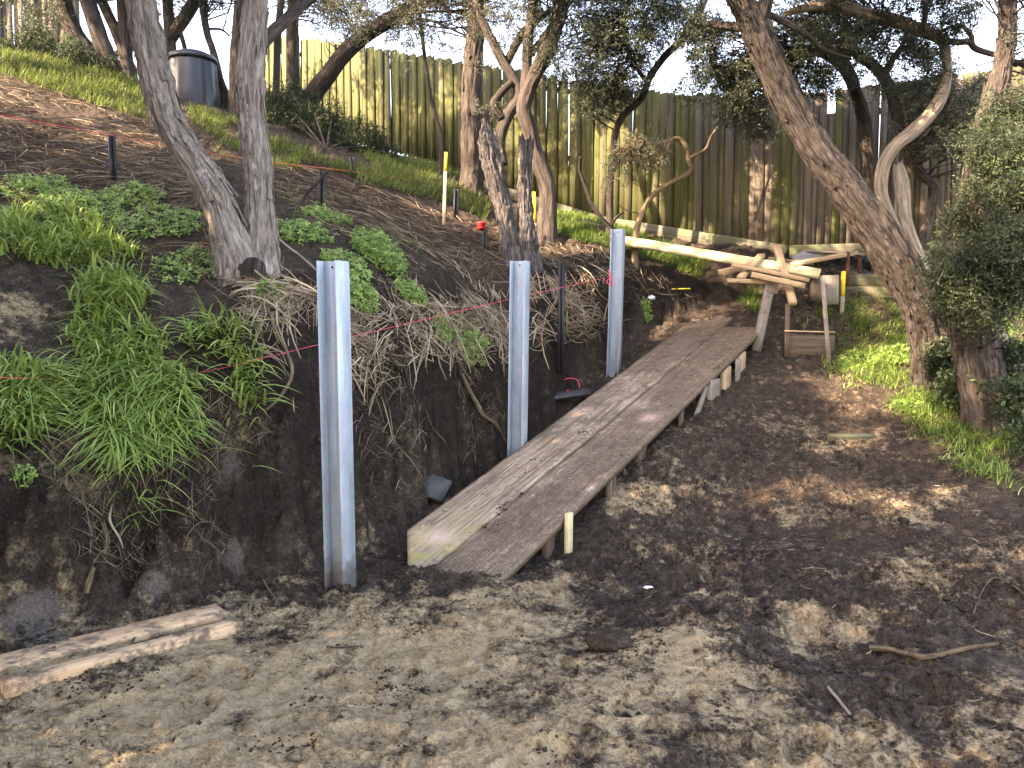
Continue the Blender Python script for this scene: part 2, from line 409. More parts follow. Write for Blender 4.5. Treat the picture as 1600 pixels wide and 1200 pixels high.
def galv():
    m, nt, b = newmat("galvanised_steel", .42, .5); g = N(nt); p = g.obj()
    n = g.noise(g.mapping(p, (9, 9, 3)), 1.0, 5, .6); sp = g.vor(p, 90, out="Color"); st = g.noise(g.mapping(p, (40, 40, 1.2)), 1.0, 4, .6)
    c = g.ramp(n, [(.3, (.18, .235, .28)), (.55, (.27, .335, .385)), (.75, (.39, .455, .50))])
    c = g.mix(.2, c, g.mix(.7, sp, (.45, .5, .55))); c = g.mix(g.rangev(st, .5, .75, 0, .35), c, (.70, .76, .80))
    sx = g.n("ShaderNodeSeparateXYZ"); g.put(sx.inputs[0], p)
    mf = g.math('ADD', sx.outputs[2], g.math('MULTIPLY', g.noise(p, 14, 5, .7), -.30)); mf = g.rangev(mf, -.12, .02, .8, 0)
    c = g.mix(mf, c, (.07, .052, .04))
    nt.links.new(c, b.inputs["Base Color"]); nt.links.new(g.rangev(n, .3, .7, .5, .68), b.inputs["Roughness"])
    nt.links.new(g.math('SUBTRACT', .35, g.math('MULTIPLY', mf, .35)), b.inputs["Metallic"])
    nt.links.new(g.bump(g.math('ADD', n, g.math('MULTIPLY', st, .4)), .12, .004), b.inputs["Normal"])
    return m
M['galv'] = galv()
def plain(name, col, rough=.6, spec=.4, var=.25, sc=25, metal=0.0):
    m, nt, b = newmat(name, rough, spec); g = N(nt); n = g.noise(g.obj(), sc, 5, .65)
    c = g.ramp(n, [(.3, tuple(x * (1 - var) for x in col)), (.7, tuple(min(1, x * (1 + var)) for x in col))])
    nt.links.new(c, b.inputs["Base Color"]); b.inputs["Metallic"].default_value = metal
    nt.links.new(g.bump(n, .15, .004), b.inputs["Normal"]); return m
M['picket'] = plain("black_steel_picket", (.018, .019, .021), .5, .4)
M['bin'] = plain("black_plastic", (.020, .024, .028), .38, .5, .3, 8)
M['string'] = plain("pink_string", (.72, .09, .13), .7, .2, .2, 60)
M['string_orange'] = plain("orange_string", (.62, .17, .07), .7, .2, .2, 60)
M['yellow'] = plain("yellow_paint", (.62, .45, .045), .6, .3, .2, 30)
M['red'] = plain("red_plastic", (.62, .035, .03), .4, .4, .15)
M['white'] = plain("white_plastic", (.62, .66, .74), .5, .3, .12)
M['brick'] = plain("muddy_brick", (.15, .095, .075), .9, .1, .45, 18)
M['rust'] = plain("rusty_steel", (.085, .04, .025), .85, .2, .5, 30)
M['sheet'] = plain("grey_sheet", (.18, .18, .175), .8, .2, .3, 10)
M['hole'] = plain("bolt_hole", (.01, .01, .01), .9, .05)
M['concrete'] = plain("grey_paver", (.040, .038, .037), .55, .35, .4, 14)

# ------------------------------------------------------------------ terrain
def pts(lst): return np.array([P(*t) for t in lst])
LOW = np.vstack([pts([(1010, 708, 6.5), (1070, 656, 7.2), (1150, 588, 8.44), (1190, 545, 9.1), (1300, 560, 9.0), (1320, 487, 9.6), (1300, 700, 7.0),
                      (1100, 800, 6.0), (1300, 850, 5.2), (1500, 760, 6.0), (1545, 655, 7.0), (1600, 800, 5.6), (1455, 592, 8.0), (1245, 500, 9.6),
                      (1150, 486, 10.0), (1560, 560, 8.0), (1400, 480, 9.6), (1590, 470, 9.6), (1180, 470, 10.1), (1330, 432, 10.0), (900, 838, 5.5), (950, 772, 6.0)]),
                 [(-6, 2, 0), (-3, 1, 0), (0, 1, 0), (3, 1, 0), (6, 1, 0.05), (-2.4, 3.4, 0), (-1, 4.2, 0), (0, 3.5, 0.0), (1.2, 4.0, 0.02), (2.4, 4.0, .05),
                  (-.6, 4.9, -.06), (4.5, 4.0, .12), (-.95, 4.75, -.02), (-.45, 5.9, -.05), (.1, 6.9, .05), (.6, 8.0, .35), (1.2, 9.0, .95), (.8, 6.6, .30), (1.7, 8.3, .85),
                  (0, -4, 0), (-5, -4, 0), (5, -4, 0), (8, 3, .3), (9, 8, 1.6), (-8, 3, 0.1), (6.5, 11, 2.1), (0, -12, 0), (12, -6, .2), (-12, -6, .2)]])
UP = np.vstack([pts([(0, 640, 4.35), (200, 690, 4.65), (300, 640, 4.85), (390, 418, 6.0), (400, 440, 5.75), (340, 450, 5.6), (0, 400, 5.6), (200, 430, 5.75), (0, 330, 6.5), (178, 283, 7.3), (0, 130, 10), (100, 130, 10.5),
                     (300, 155, 12.3), (500, 325, 8.2), (550, 270, 10), (650, 252, 14.6), (712, 342, 9.8), (740, 292, 11.8), (812, 400, 9.2), (852, 375, 10.3), (600, 430, 6.9), (700, 425, 7.9),
                     (500, 470, 5.75), (640, 470, 7.0), (760, 490, 8.2), (880, 420, 9.4), (950, 358, 10.6), (1050, 456, 10.2), (1080, 420, 10.1), (850, 330, 12.4), (1000, 368, 11.4), (1150, 395, 10.6),
                     (1330, 410, 10.3), (0, 62, 12.5), (190, 112, 12.5), (430, 200, 14), (1150, 480, 10.0), (1100, 480, 10.1), (1245, 490, 9.7)]),
                [(-8, 4, 2.2), (-8, 6, 3.2), (-8, 10, 4.9), (-4, 3.6, 1.2), (-7, 14, 5.2), (-3, 17, 5.0), (8, 12, 2.4), (4, 14, 2.6), (-12, 8, 4.6)]])
def tps(C, lam=2e-3):
    n = len(C); d = np.linalg.norm(C[:, None, :2] - C[None, :, :2], axis=2)
    K = np.where(d > 0, d * d * np.log(d + 1e-12), 0) + lam * np.eye(n) * 10
    A = np.zeros((n + 3, n + 3)); A[:n, :n] = K; A[:n, n] = 1; A[:n, n + 1:] = C[:, :2]; A[n, :n] = 1; A[n + 1:, :n] = C[:, :2].T
    w = np.linalg.solve(A, np.concatenate([C[:, 2], [0, 0, 0]]))
    def f(x, y):
        sh = x.shape; x = x.ravel(); y = y.ravel(); o = np.empty(len(x))
        for i in range(0, len(x), 60000):
            xx = x[i:i + 60000]; yy = y[i:i + 60000]
            dd = (xx[:, None] - C[None, :, 0]) ** 2 + (yy[:, None] - C[None, :, 1]) ** 2
            o[i:i + 60000] = (.5 * dd * np.log(dd + 1e-12)) @ w[:n] + w[n] + w[n + 1] * xx + w[n + 2] * yy
        return o.reshape(sh)
    return f
fL = tps(LOW); fU = tps(UP)
BASE = np.array([(-14, 1.2), (-7, 2.6), (-4, 3.35), (-2.45, 3.85), (-1.75, 4.4), (-1.38, 4.85), (-.80, 5.85), (-.25, 7.0), (.30, 8.1), (.85, 9.05), (1.6, 9.9), (2.6, 10.35), (3.6, 10.25), (4.6, 10.2), (5.6, 10.0), (7, 9.8), (14, 9.4)])
BW = np.array([.9, .9, .85, .75, .65, .62, .6, .55, .5, .45, .42, .45, .4, .35, .4, .5, .8])
def base_dist(x, y):
    """signed distance to the foot of the bank (positive uphill) and local bank width"""
    best = np.full(x.shape, 1e9); sg = np.ones(x.shape); wd = np.ones(x.shape)
    for i in range(len(BASE) - 1):
        a = BASE[i]; b = BASE[i + 1]; d = b - a; L2 = d @ d
        t = np.clip(((x - a[0]) * d[0] + (y - a[1]) * d[1]) / L2, 0, 1)
        dx = x - a[0] - t * d[0]; dy = y - a[1] - t * d[1]; ds = np.hypot(dx, dy)
        cr = d[0] * dy - d[1] * dx
        m = ds < best; best = np.where(m, ds, best); sg = np.where(m, np.sign(cr), sg); wd = np.where(m, BW[i] + t * (BW[i + 1] - BW[i]), wd)
    return best * sg, wd
def worley(x, y, seed=0):
    """cell noise: distance to the cell wall and a random value per cell"""
    xi = np.floor(x).astype(np.int64); yi = np.floor(y).astype(np.int64); f1 = np.full(x.shape, 9.0); f2 = np.full(x.shape, 9.0); rid = np.zeros(x.shape)
    for i in (-1, 0, 1):
        for j in (-1, 0, 1):
            h = _perm[_perm[(xi + i + seed) & 255] + ((yi + j) & 255)]; h2 = _perm[h + 7]
            d = np.hypot(xi + i + h / 255.0 - x, yi + j + h2 / 255.0 - y)
            m = d < f1; f2 = np.where(m, f1, np.minimum(f2, d)); rid = np.where(m, _perm[h + 31] / 255.0, rid); f1 = np.where(m, d, f1)
    return f2 - f1, rid
PITS = []
_pr = np.random.default_rng(21)
for i in range(170):
    px = _pr.uniform(-.9, 1); yy = _pr.uniform(2.0, 7.5); PITS.append((px * yy * .75 + .3, yy, _pr.uniform(.04, .10), _pr.uniform(1.4, 2.6), _pr.uniform(0, pi), _pr.uniform(.012, .04)))
MOUNDS = [(*P(930, 1095, 3.25)[:2], .42, .05), (*P(1060, 1010, 3.75)[:2], .35, .05), (*P(1500, 1000, 3.7)[:2], .5, .05), (*P(745, 905, 4.70)[:2], .26, .085), (*P(650, 905, 4.75)[:2], .15, .05), (*P(1200, 880, 4.9)[:2], .5, .06), (*P(1290, 1010, 3.7)[:2], .3, -.06), (*P(1480, 880, 4.8)[:2], .5, .06)]
def height(x, y, fine=True):
    x = np.asarray(x, float); y = np.asarray(y, float)
    d, w = base_dist(x, y)
    wob = fbm(x * 1.7, y * 1.7, 0.0, 3) * .13 + fbm(x * 6, y * 6, 0.0, 3) * .05
    s = (d + wob * sstep(7.5, 3.0, np.abs(x) * 0 + np.abs(x - 0)) + 0.0) / w
    prof = np.interp(s, [-.25, 0, .12, .27, .50, .68, .88, 1.15], [0, .02, .09, .44, .80, .92, .98, 1.0])
    L = fL(x, y); U = fU(x, y)
    far = np.hypot(x, y - 5)
    U = np.minimum(U, 5.35 + .1 * np.tanh(U - 5.35)); U = np.where(U > 4.9, 4.9 + .5 * np.tanh((U - 4.9) / .5), U)
    L = np.clip(L, -.3, 2.6)
    h = L + (np.maximum(U, L - .02) - L) * prof
    fade = sstep(26, 16, far)
    h = h * fade + (1 - fade) * np.where(y > 6, 2.2, .2)
    if fine:
        up = prof
        n = fbm(x * 1.6 + 4, y * 1.6, 0.0, 3) * .035
        b1 = np.abs(fbm(x * 5.2, y * 5.2 + 3, 0.0, 3)) * .060
        b2 = np.abs(fbm(x * 17, y * 17 + 8, 0.0, 3)) * .036
        b3 = np.abs(pn(x * 48 + 1, y * 48)) * .0105 + np.abs(pn(x * 95 + 1, y * 95)) * .005
        cl = sstep(-.25, .45, fbm(x * .9 + 2.2, y * .9 - 1.3, 0.0, 3) + .15)      # cloddy here, trodden smooth there
        cl = .30 + .85 * cl; tread = sstep(2.2, .6, np.hypot((x + .5) / 1.5, (y - 3.2) / .95)); cl = cl * (1 - .55 * tread)
        h = h + n - .045 + (b1 * .9 + b2 + b3) * cl
        wx = x + .02 * pn(x * 14, y * 14); wy = y + .02 * pn(x * 14 + 40, y * 14)
        e1, r1 = worley(wx * 9.5, wy * 9.5); e2, r2 = worley(wx * 24, wy * 24, 5); e3, r3 = worley(wx * 55, wy * 55, 9)
        ck = sstep(-.05, .55, fbm(x * 1.3 - 6, y * 1.3 + 2, 0.0, 3) + .12) * (1 - .75 * tread)
        h = h + (r1 - .4) * .042 * sstep(.02, .22, e1) * ck + (r2 - .4) * .028 * sstep(.02, .25, e2) * (.25 + ck) + (r3 > .5) * r3 * .009 * sstep(.05, .3, e3) * (.35 + ck)
        bank = np.clip(prof * (1 - prof) * 4, 0, 1)
        h = h + bank * (fbm(x * 3.2 + 31, y * 3.2, h * 1.6, 4) * .27 + (r1 - .5) * .10 * sstep(.02, .25, e1) + np.abs(fbm(x * 13, y * 13, h * 3, 3)) * .09 + np.abs(pn(x * 34, y * 34, h * 6)) * .035)
        for (cx, cy, r, asp, an, dp) in PITS:
            m = (np.abs(x - cx) < .4) & (np.abs(y - cy) < .4)
            if not m.any(): continue
            ux = ((x[m] - cx) * cos(an) + (y[m] - cy) * sin(an)) / asp; uy = -(x[m] - cx) * sin(an) + (y[m] - cy) * cos(an)
            q = np.hypot(ux, uy) / r
            h[m] += -dp * sstep(1.05, .75, q) * (1 - up[m]) + dp * .45 * np.exp(-((q - 1.22) / .16) ** 2) * (1 - up[m])
        for (cx, cy, r, a) in MOUNDS:
            h = h + a * np.exp(-((x - cx) ** 2 + (y - cy) ** 2) / (r * r)) * (1 + .0 * h)
    return h
# grid: fine in front of the lens, coarse elsewhere
th = np.concatenate([np.linspace(-180, -40, 36, endpoint=False), np.linspace(-40, 40, 640, endpoint=False), np.linspace(40, 180, 36)])
rr = np.concatenate([np.geomspace(.06, 1.9, 22, endpoint=False), np.geomspace(1.9, 4.2, 200, endpoint=False), np.geomspace(4.2, 7.6, 290, endpoint=False), np.geomspace(7.6, 12, 120, endpoint=False), np.geomspace(12, 24, 50, endpoint=False), np.geomspace(24, 400, 26)])
TH, RR = np.meshgrid(np.radians(th), rr, indexing='ij')
gx = np.sin(TH) * RR; gy = np.cos(TH) * RR
gz = height(gx, gy)
nt_, nr_ = TH.shape
ii, kk = np.meshgrid(np.arange(nt_ - 1), np.arange(nr_ - 1), indexing='ij')
v0 = ii * nr_ + kk
gq = np.stack([v0, v0 + 1, v0 + nr_ + 1, v0 + nr_], -1).reshape(-1, 4)[:, ::-1]
GTH = np.radians(th)
def hq(x, y):
    """terrain height looked up in the built grid"""
    x = np.asarray(x, float); y = np.asarray(y, float)
    a = np.interp(np.arctan2(x, y), GTH, np.arange(nt_)); r = np.interp(np.hypot(x, y), rr, np.arange(nr_))
    i = np.clip(a.astype(int), 0, nt_ - 2); k = np.clip(r.astype(int), 0, nr_ - 2); u = a - i; v = r - k
    return (gz[i, k] * (1 - u) + gz[i + 1, k] * u) * (1 - v) + (gz[i, k + 1] * (1 - u) + gz[i + 1, k + 1] * u) * v
def H(x, y): return float(hq(x, y))
def hit(px, py, y0=1.0, y1=24.0, n=500):
    """where the ray of a photo pixel meets the ground"""
    d = ray(px, py); Y = np.geomspace(y0, y1, n); q = CAM + d * (Y / d[1])[:, None]
    below = q[:, 2] < hq(q[:, 0], q[:, 1])
    i = int(np.argmax(below)) if below.any() else n - 1
    lo, hi = Y[max(i - 1, 0)], Y[i]
    for _ in range(7):
        md = .5 * (lo + hi); q = CAM + d * (md / d[1])
        if q[2] < H(q[0], q[1]): hi = md
        else: lo = md
    return CAM + d * (hi / d[1])

gd, gw = base_dist(gx, gy)
gs = gd / gw
def blobs(lst, x, y, z):
    o = np.zeros(x.shape); wx = fbm(x * 3.1 + 5, y * 3.1, z * 3.1, 3); wy = fbm(x * 3.1 - 8, y * 3.1, z * 3.1 + 4, 3)
    for (px, py, r, a) in lst:
        q = hit(px, py); o = np.maximum(o, a * np.exp(-((x - q[0] + wx * r * .7) ** 2 + (y - q[1] + wy * r * .7) ** 2 + (z - q[2] + wx * r * .7) ** 2) / (r * r)))
    return o
SANDB = [(25, 490, .25, .5), (100, 700, .3, .55), (150, 760, .2, .5), (20, 720, .2, .5), (370, 680, .15, .45), (560, 850, .2, .3), (150, 1120, .9, 1), (480, 1080, .75, 1.05), (650, 1010, .6, 1.05), (780, 960, .4, 1), (700, 1150, .6, .95), (300, 1180, .6, 1), (560, 960, .35, .8), (860, 930, .3, .8),
         (930, 1060, .32, .9), (1040, 1010, .34, .95), (1090, 1060, .28, .9), (1000, 1150, .3, .6), (880, 1180, .3, .5), (1270, 985, .22, .7), (1150, 935, .16, .7), (1010, 770, .35, .55), (1080, 760, .3, .35),
         (1290, 1170, .35, .6), (1590, 1150, .3, .5), (1430, 800, .3, .4), (1250, 800, .2, .45), (1100, 860, .3, .4), (1450, 900, .3, .4), (1180, 1110, .3, .6), (1560, 860, .3, .4), (1300, 690, .4, .25), (400, 960, .3, .6)]
PALEB = [(55, 975, .20, 1), (370, 862, .12, 1), (250, 905, .09, .9), (360, 725, .14, .75), (160, 705, .22, .5), (70, 1000, .15, 1), (330, 860, .1, .5), (450, 700, .16, .5), (460, 840, .15, .35), (590, 690, .14, .35), (620, 780, .12, .25), (300, 655, .15, .4), (1270, 540, .2, .7)]
sand = blobs(SANDB, gx, gy, gz); pale = blobs(PALEB, gx, gy, gz)
sand = sand + .10 * (1 - sstep(-.2, .6, gs)) + .12 * sstep(3.0, 1.5, RR)
gv = np.stack([gx, gy, gz], -1).reshape(-1, 3)
ground = mk("ground", gv, gq, M['soil'], smooth=True, attrs={"sand": sand.ravel(), "pale": pale.ravel(), "humus": (sstep(.02, .3, gs) * sstep(1.7, .9, gs) * (1 - .8 * np.clip(pale + .8 * sand * (gx < -1.2), 0, 1))).ravel()})
tag(ground, "churned dark soil and tan sand with a cut bank and hillside", "ground", kind="structure")

def inpoly(px, py, poly):
    poly = np.asarray(poly, float); ins = np.zeros(px.shape, bool); j = len(poly) - 1
    for i in range(len(poly)):
        xi, yi = poly[i]; xj, yj = poly[j]
        c = ((yi > py) != (yj > py)) & (px < (xj - xi) * (py - yi) / (yj - yi + 1e-12) + xi); ins ^= c; j = i
    return ins
def scatter(n, polys, xr, yr, patch=None, seed=1):
    """n candidate points spread evenly over the ground; keeps those inside the outlines (photo pixels)"""
    r = np.random.default_rng(seed); x = r.uniform(*xr, n); y = r.uniform(*yr, n); z = hq(x, y)
    px, py = project(np.stack([x, y, z], -1)); m = np.zeros(n, bool)
    for pl in polys: m |= inpoly(px, py, pl)
    x, y = x[m], y[m]
    if patch is not None:
        f, lo = patch; k = fbm(x * f, y * f, 0.0, 3) + .35 * pn(x * f * 4, y * f * 4) > lo; x, y = x[k], y[k]
    return np.stack([x, y, hq(x, y)], -1)
def gnormal(p, e=.06):
    x, y = p[:, 0], p[:, 1]
    hx = (height(x + e, y, False) - height(x - e, y, False)) / (2 * e); hy = (height(x, y + e, False) - height(x, y - e, False)) / (2 * e)
    n = np.stack([-hx, -hy, np.ones_like(hx)], -1); return n / np.linalg.norm(n, axis=1)[:, None]

# ------------------------------------------------------------------ steel posts
def steel_post(px_top, py_top, Y, x, zb, label, lean=(0, 0)):
    top = P(px_top, py_top, Y); base = np.array([x, Y, zb]); top = np.array([x + lean[0], Y + lean[1], top[2]])
    root = empty("steel_post", base, label, "steel post", "galvanised posts for the wall")
    wall = np.array([.40, .916, 0]); out = np.array([.916, -.40, 0])       # along the wall line / towards the cut
    b, dp, tk = .135, .125, .009
    # H section: flanges are the two plates facing 'out', web joins them
    def plate(c, sx, sy):
        v = []
        for zz, c0 in ((0, base), (1, top)):
            for (u, w) in ((-1, -1), (1, -1), (1, 1), (-1, 1)):
                v.append(c0 + wall * (c[0] + u * sx / 2) + out * (c[1] + w * sy / 2))
        return np.array(v), BOXQ
    for nm, c, sx, sy in (("flange", (0, dp / 2), b, tk), ("flange", (0, -dp / 2), b, tk), ("web", (0, 0), tk, dp - tk - .001)):
        v, q = plate(c, sx, sy); o = mk(nm, v, q, M['galv'], root)
        bv = o.modifiers.new("bevel", 'BEVEL'); bv.width = .002; bv.segments = 1
    # bolt hole near the top of the web
    c0 = top + np.array([0, 0, -.035]) - wall * (tk / 2 + .002); a = np.linspace(0, 2 * pi, 12, endpoint=False)
    r = .007; v = np.array([c0 + out * r * cos(t) + np.array([0, 0, 1]) * r * sin(t) for t in a] + [c0 + out * r * cos(t) + np.array([0, 0, 1]) * r * sin(t) + wall * .0015 for t in a])
    q = [[i, (i + 1) % 12, 12 + (i + 1) % 12, 12 + i] for i in range(12)]; v = np.vstack([v, [c0]]); t = [[24, (i + 1) % 12, i] for i in range(12)]
    mk("bolt_hole", v, [np.array(q), np.array(t)], M['hole'], o)
    return root
pp = [P(532, 900, 4.6), P(807, 700, 6.85), P(958, 600, 9.0)]
steel_post(531, 408, 4.6, pp[0][0], H(pp[0][0], 4.6) - .06, "nearest and tallest galvanised steel post standing in the trench", (-.012, .0))
steel_post(809, 408, 6.85, pp[1][0], H(pp[1][0], 6.85) - .1, "middle galvanised steel post behind the plank ramp", (.03, 0))
steel_post(960, 358, 9.0, pp[2][0], H(pp[2][0], 9.0) - .1, "farthest galvanised steel post, tied to the pink string line", (.04, 0))

# ------------------------------------------------------------------ plank ramp
RD = np.array([0.5523, 0.8336, 0.2729]); RC = np.array([.8336, -.5523, 0]); R0 = np.array([-.0198, 4.7767, 0.012])
RN = np.cross(RC, RD); RN /= np.linalg.norm(RN)
def onramp(a, l, h=0.0): return R0 + RC * a + RD * l + RN * h
def plank(name, outline_l0, a0, a1, l1, label, tk=.062, sag=.02, seed=0):
    """outline_l0: start of the plank as a function of a; a grid so that it can cup, sag and carry mud"""
    na, nl = 14, 150; r = np.random.default_rng(seed)
    A_, T_ = np.meshgrid(np.linspace(a0, a1, na), np.linspace(0, 1, nl), indexing='ij')
    l0 = outline_l0(A_); L_ = l0 + (l1 - l0) * T_
    edge = np.minimum(A_ - a0, a1 - A_)
    h = .006 * np.sin((A_ - a0) / (a1 - a0) * pi) - .012 * np.sin(T_ * pi) + .004 * fbm(A_ * 6 + seed, L_ * 2.0, 0.0, 3) - .006 * (edge < .004)
    mudh = np.maximum(fbm(A_ * 9 + seed, L_ * 9, 0.0, 4) - .35, 0) * .03 + np.maximum(fbm(A_ * 26, L_ * 26 + seed, 0.0, 3) - .3, 0) * .008
    h = h + mudh * (edge > .01)
    top = R0 + RC * A_[..., None] + RD * L_[..., None] + RN * h[..., None]
    bot = R0 + RC * A_[..., None] + RD * L_[..., None] + RN * (h * 0 - tk)[..., None]
    V = np.concatenate([top.reshape(-1, 3), bot.reshape(-1, 3)]); m = na * nl
    i, k = np.meshgrid(np.arange(na - 1), np.arange(nl - 1), indexing='ij'); v = (i * nl + k).ravel()
    Q = [np.stack([v, v + nl, v + nl + 1, v + 1], 1), np.stack([v, v + 1, v + nl + 1, v + nl], 1) + m]
    k = np.arange(nl - 1); Q.append(np.stack([k, k + 1, m + k + 1, m + k], 1)); o = (na - 1) * nl; Q.append(np.stack([o + k, m + o + k, m + o + k + 1, o + k + 1], 1))
    i = np.arange(na - 1) * nl; Q.append(np.stack([i, m + i, m + i + nl, i + nl], 1)); Q.append(np.stack([i + nl - 1, i + 2 * nl - 1, m + i + 2 * nl - 1, m + i + nl - 1], 1))
    g = np.stack([L_, A_, h], -1).reshape(-1, 3) + seed * 3.1; g = np.vstack([g, g - [0, 0, tk]])
    mud = (.55 + .30 * sstep(3.0, 5.4, L_) + .25 * sstep(-.55, -.25, A_) - .4 * sstep(2.4, .6, L_) * sstep(-.45, -.7, A_)).ravel(); near = (sstep(.75, .1, L_) * sstep(-.45, -.55, A_)).ravel()
    sp = np.maximum.reduce([np.exp(-(((L_ - .18) / .10) ** 2 + ((A_ + .72) / .18) ** 2)), .9 * np.exp(-(((L_ - 2.55) / .10) ** 2 + ((A_ + .90) / .12) ** 2)), .8 * np.exp(-(((L_ - 2.5) / .09) ** 2 + ((A_ + .18) / .08) ** 2))]).ravel()
    loc = onramp((a0 + a1) / 2, l1 / 2)
    ob = mk(name, V, Q, M['ramp'], None, attrs={"grain": g * S, "mud": np.concatenate([mud, mud]), "nearend": np.concatenate([near, near]), "split": np.concatenate([sp, sp * 0])}, loc=loc)
    return tag(ob, label, "plank", "ramp planks")
plank("ramp_plank", lambda a: np.interp(a, [-1.01, -.63, -.5], [.21, -.22, -.16]), -1.01, -.508, 5.85, "left ramp plank with mossy clipped end and split wood, beside the trench", seed=1)
plank("ramp_plank", lambda a: -.16 + 0 * a, -.498, 0.0, 5.35, "right ramp plank, muddier, on the side away from the trench", seed=2)
# props along the open side of the ramp
def prop(name, l, a, w, tkk, mat, label, lean=0.0, face=0, top=None, dy=0.0, down=.08):
    q = onramp(a, l, -.066); z0 = H(q[0], q[1]) - down
    t = q if top is None else onramp(a, l, top)
    up_ = np.array([RC[0], RC[1], 0]) if face == 0 else np.array([RD[0], RD[1], 0])
    o = timber(name, (q[0] - lean * RD[0], q[1] - lean * RD[1], z0), t, w, tkk, mat, up=up_, jit=.001, seg=3)
    return tag(o, label, "prop", "props under the ramp")
prop("timber_stake", .70, .035, .062, .035, M['treated'], "fresh pale stake beside the low end of the ramp", 0.03, top=.03)
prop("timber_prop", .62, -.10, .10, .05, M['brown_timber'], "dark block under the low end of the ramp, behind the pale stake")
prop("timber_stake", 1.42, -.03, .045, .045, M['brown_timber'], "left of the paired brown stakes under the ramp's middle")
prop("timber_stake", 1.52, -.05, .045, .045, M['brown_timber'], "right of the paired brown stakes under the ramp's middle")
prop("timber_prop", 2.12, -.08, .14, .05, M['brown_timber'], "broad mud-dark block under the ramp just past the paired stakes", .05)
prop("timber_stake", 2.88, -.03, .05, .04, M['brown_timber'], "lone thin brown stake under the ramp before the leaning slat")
prop("leaning_timber", 3.45, .0, .06, .03, M['grey_timber'], "grey slat leaning under the upper ramp", .28)
prop("timber_board", 3.72, -.02, .30, .04, M['grey_timber'], "wide grey board propping the upper ramp", .0)
prop("timber_board", 4.12, -.03, .20, .05, M['pine'], "tan board end under the upper ramp next to the grey stake")
prop("timber_stake", 4.36, .02, .07, .04, M['grey_timber'], "grey stake under the ramp between two tan boards")
prop("timber_board", 4.62, -.03, .20, .05, M['pine'], "tan board end farthest up under the ramp")
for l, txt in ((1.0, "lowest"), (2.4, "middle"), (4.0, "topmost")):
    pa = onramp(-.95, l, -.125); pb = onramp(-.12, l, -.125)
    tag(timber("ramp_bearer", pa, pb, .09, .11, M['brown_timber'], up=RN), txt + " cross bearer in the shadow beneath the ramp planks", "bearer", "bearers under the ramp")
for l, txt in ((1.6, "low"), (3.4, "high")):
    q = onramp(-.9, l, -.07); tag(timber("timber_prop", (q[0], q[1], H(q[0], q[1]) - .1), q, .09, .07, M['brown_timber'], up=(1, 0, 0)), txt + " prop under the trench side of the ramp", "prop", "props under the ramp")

# ------------------------------------------------------------------ paling fence
def fence(name, p0, p1, n, topf, botf, label, alg, skip=(), seed=0, hmax=None):
    r = np.random.default_rng(seed); p0 = np.array(p0, float); p1 = np.array(p1, float)
    d = p1 - p0; L = np.linalg.norm(d); d /= L; nrm = np.array([d[1], -d[0]])
    if nrm @ (-p0) < 0: nrm = -nrm
    mid = (p0 + p1) / 2; root = empty(name, (*mid, botf(.5)), label, "fence")
    step = L / n
    for i in range(n):
        t = (i + .5) / n
        cut = .30 if any(a <= t <= b for a, b in skip) else 0.0
        lap = i % 2
        w = step * (1.6 if lap else 1.0) * r.uniform(.94, 1.03)
        tk = .016; off = .0 if lap else .020
        zb = botf(t) + .14 + r.normal() * .008; zt = topf(t) + r.normal() * .011 - cut
        c = p0 + d * (L * t + r.normal() * .004) + nrm * off; tl = r.normal() * .006
        du = np.array([d[0], d[1], 0]); nn = np.array([nrm[0], nrm[1], 0])
        wb = r.normal(size=4) * .003
        rows = [(zb, 0), (zb + (zt - zb) * .5, r.normal() * .006), (zt, r.normal() * .012)]
        V = []; g = []
        for (z, bow) in rows:
            for sx, sy in ((-1, -1), (1, -1), (1, 1), (-1, 1)):
                zz = z + (sx * .003 if z == zt else 0)
                V.append(np.array([c[0], c[1], 0]) + du * (sx * w / 2 + tl * (z - zb)) + nn * (sy * tk / 2 + bow) + np.array([0, 0, zz])); g.append((zz + i * 3.7, sx * w / 2 + i * 1.3, sy * tk / 2))
        Q = [[0, 3, 2, 1], [8, 9, 10, 11]]
        for k in (0, 4):
            for j in range(4): Q.append([k + j, k + (j + 1) % 4, k + 4 + (j + 1) % 4, k + 4 + j])
        o = mk("paling", V, np.array(Q), M['paling'], root, attrs={"grain": np.array(g) * S, "algae": np.full(12, alg(t))})
    # plinth boards along the foot, butted end to end
    nb = max(2, int(L / 2.4))
    for i in range(nb):
        a, b = i / nb, (i + 1) / nb
        A_ = np.array([*(p0 + d * (L * a + .004) + nrm * .04), botf(a) + .07]); B_ = np.array([*(p0 + d * (L * b - .004) + nrm * .04), botf(b) + .07])
        timber("plinth_board", A_, B_, .03, .16, M['plinth'], root)
    for i in range(nb + 1):
        a = i / nb; c = p0 + d * L * a - nrm * .08
        timber("fence_post", (*c, botf(a) - .3), (*c, topf(a) - .12), .10, .10, M['plinth'], root, up=(d[0], d[1], 0))
    for hgt in (.35, .85):
        A_ = np.array([*(p0 - nrm * .035), botf(0) * (1 - hgt) + topf(0) * hgt]); B_ = np.array([*(p1 - nrm * .035), botf(1) * (1 - hgt) + topf(1) * hgt])
        timber("rail", A_, B_, .04, .08, M['plinth'], root)
    return root
fa = P(405, 60, 17.6); fm = P(840, 122, 12.6); fc = P(1238, 152, 10.45); fd = P(1640, 98, 9.5)
def seg(f0, f1): return lambda t: f0 + (f1 - f0) * t
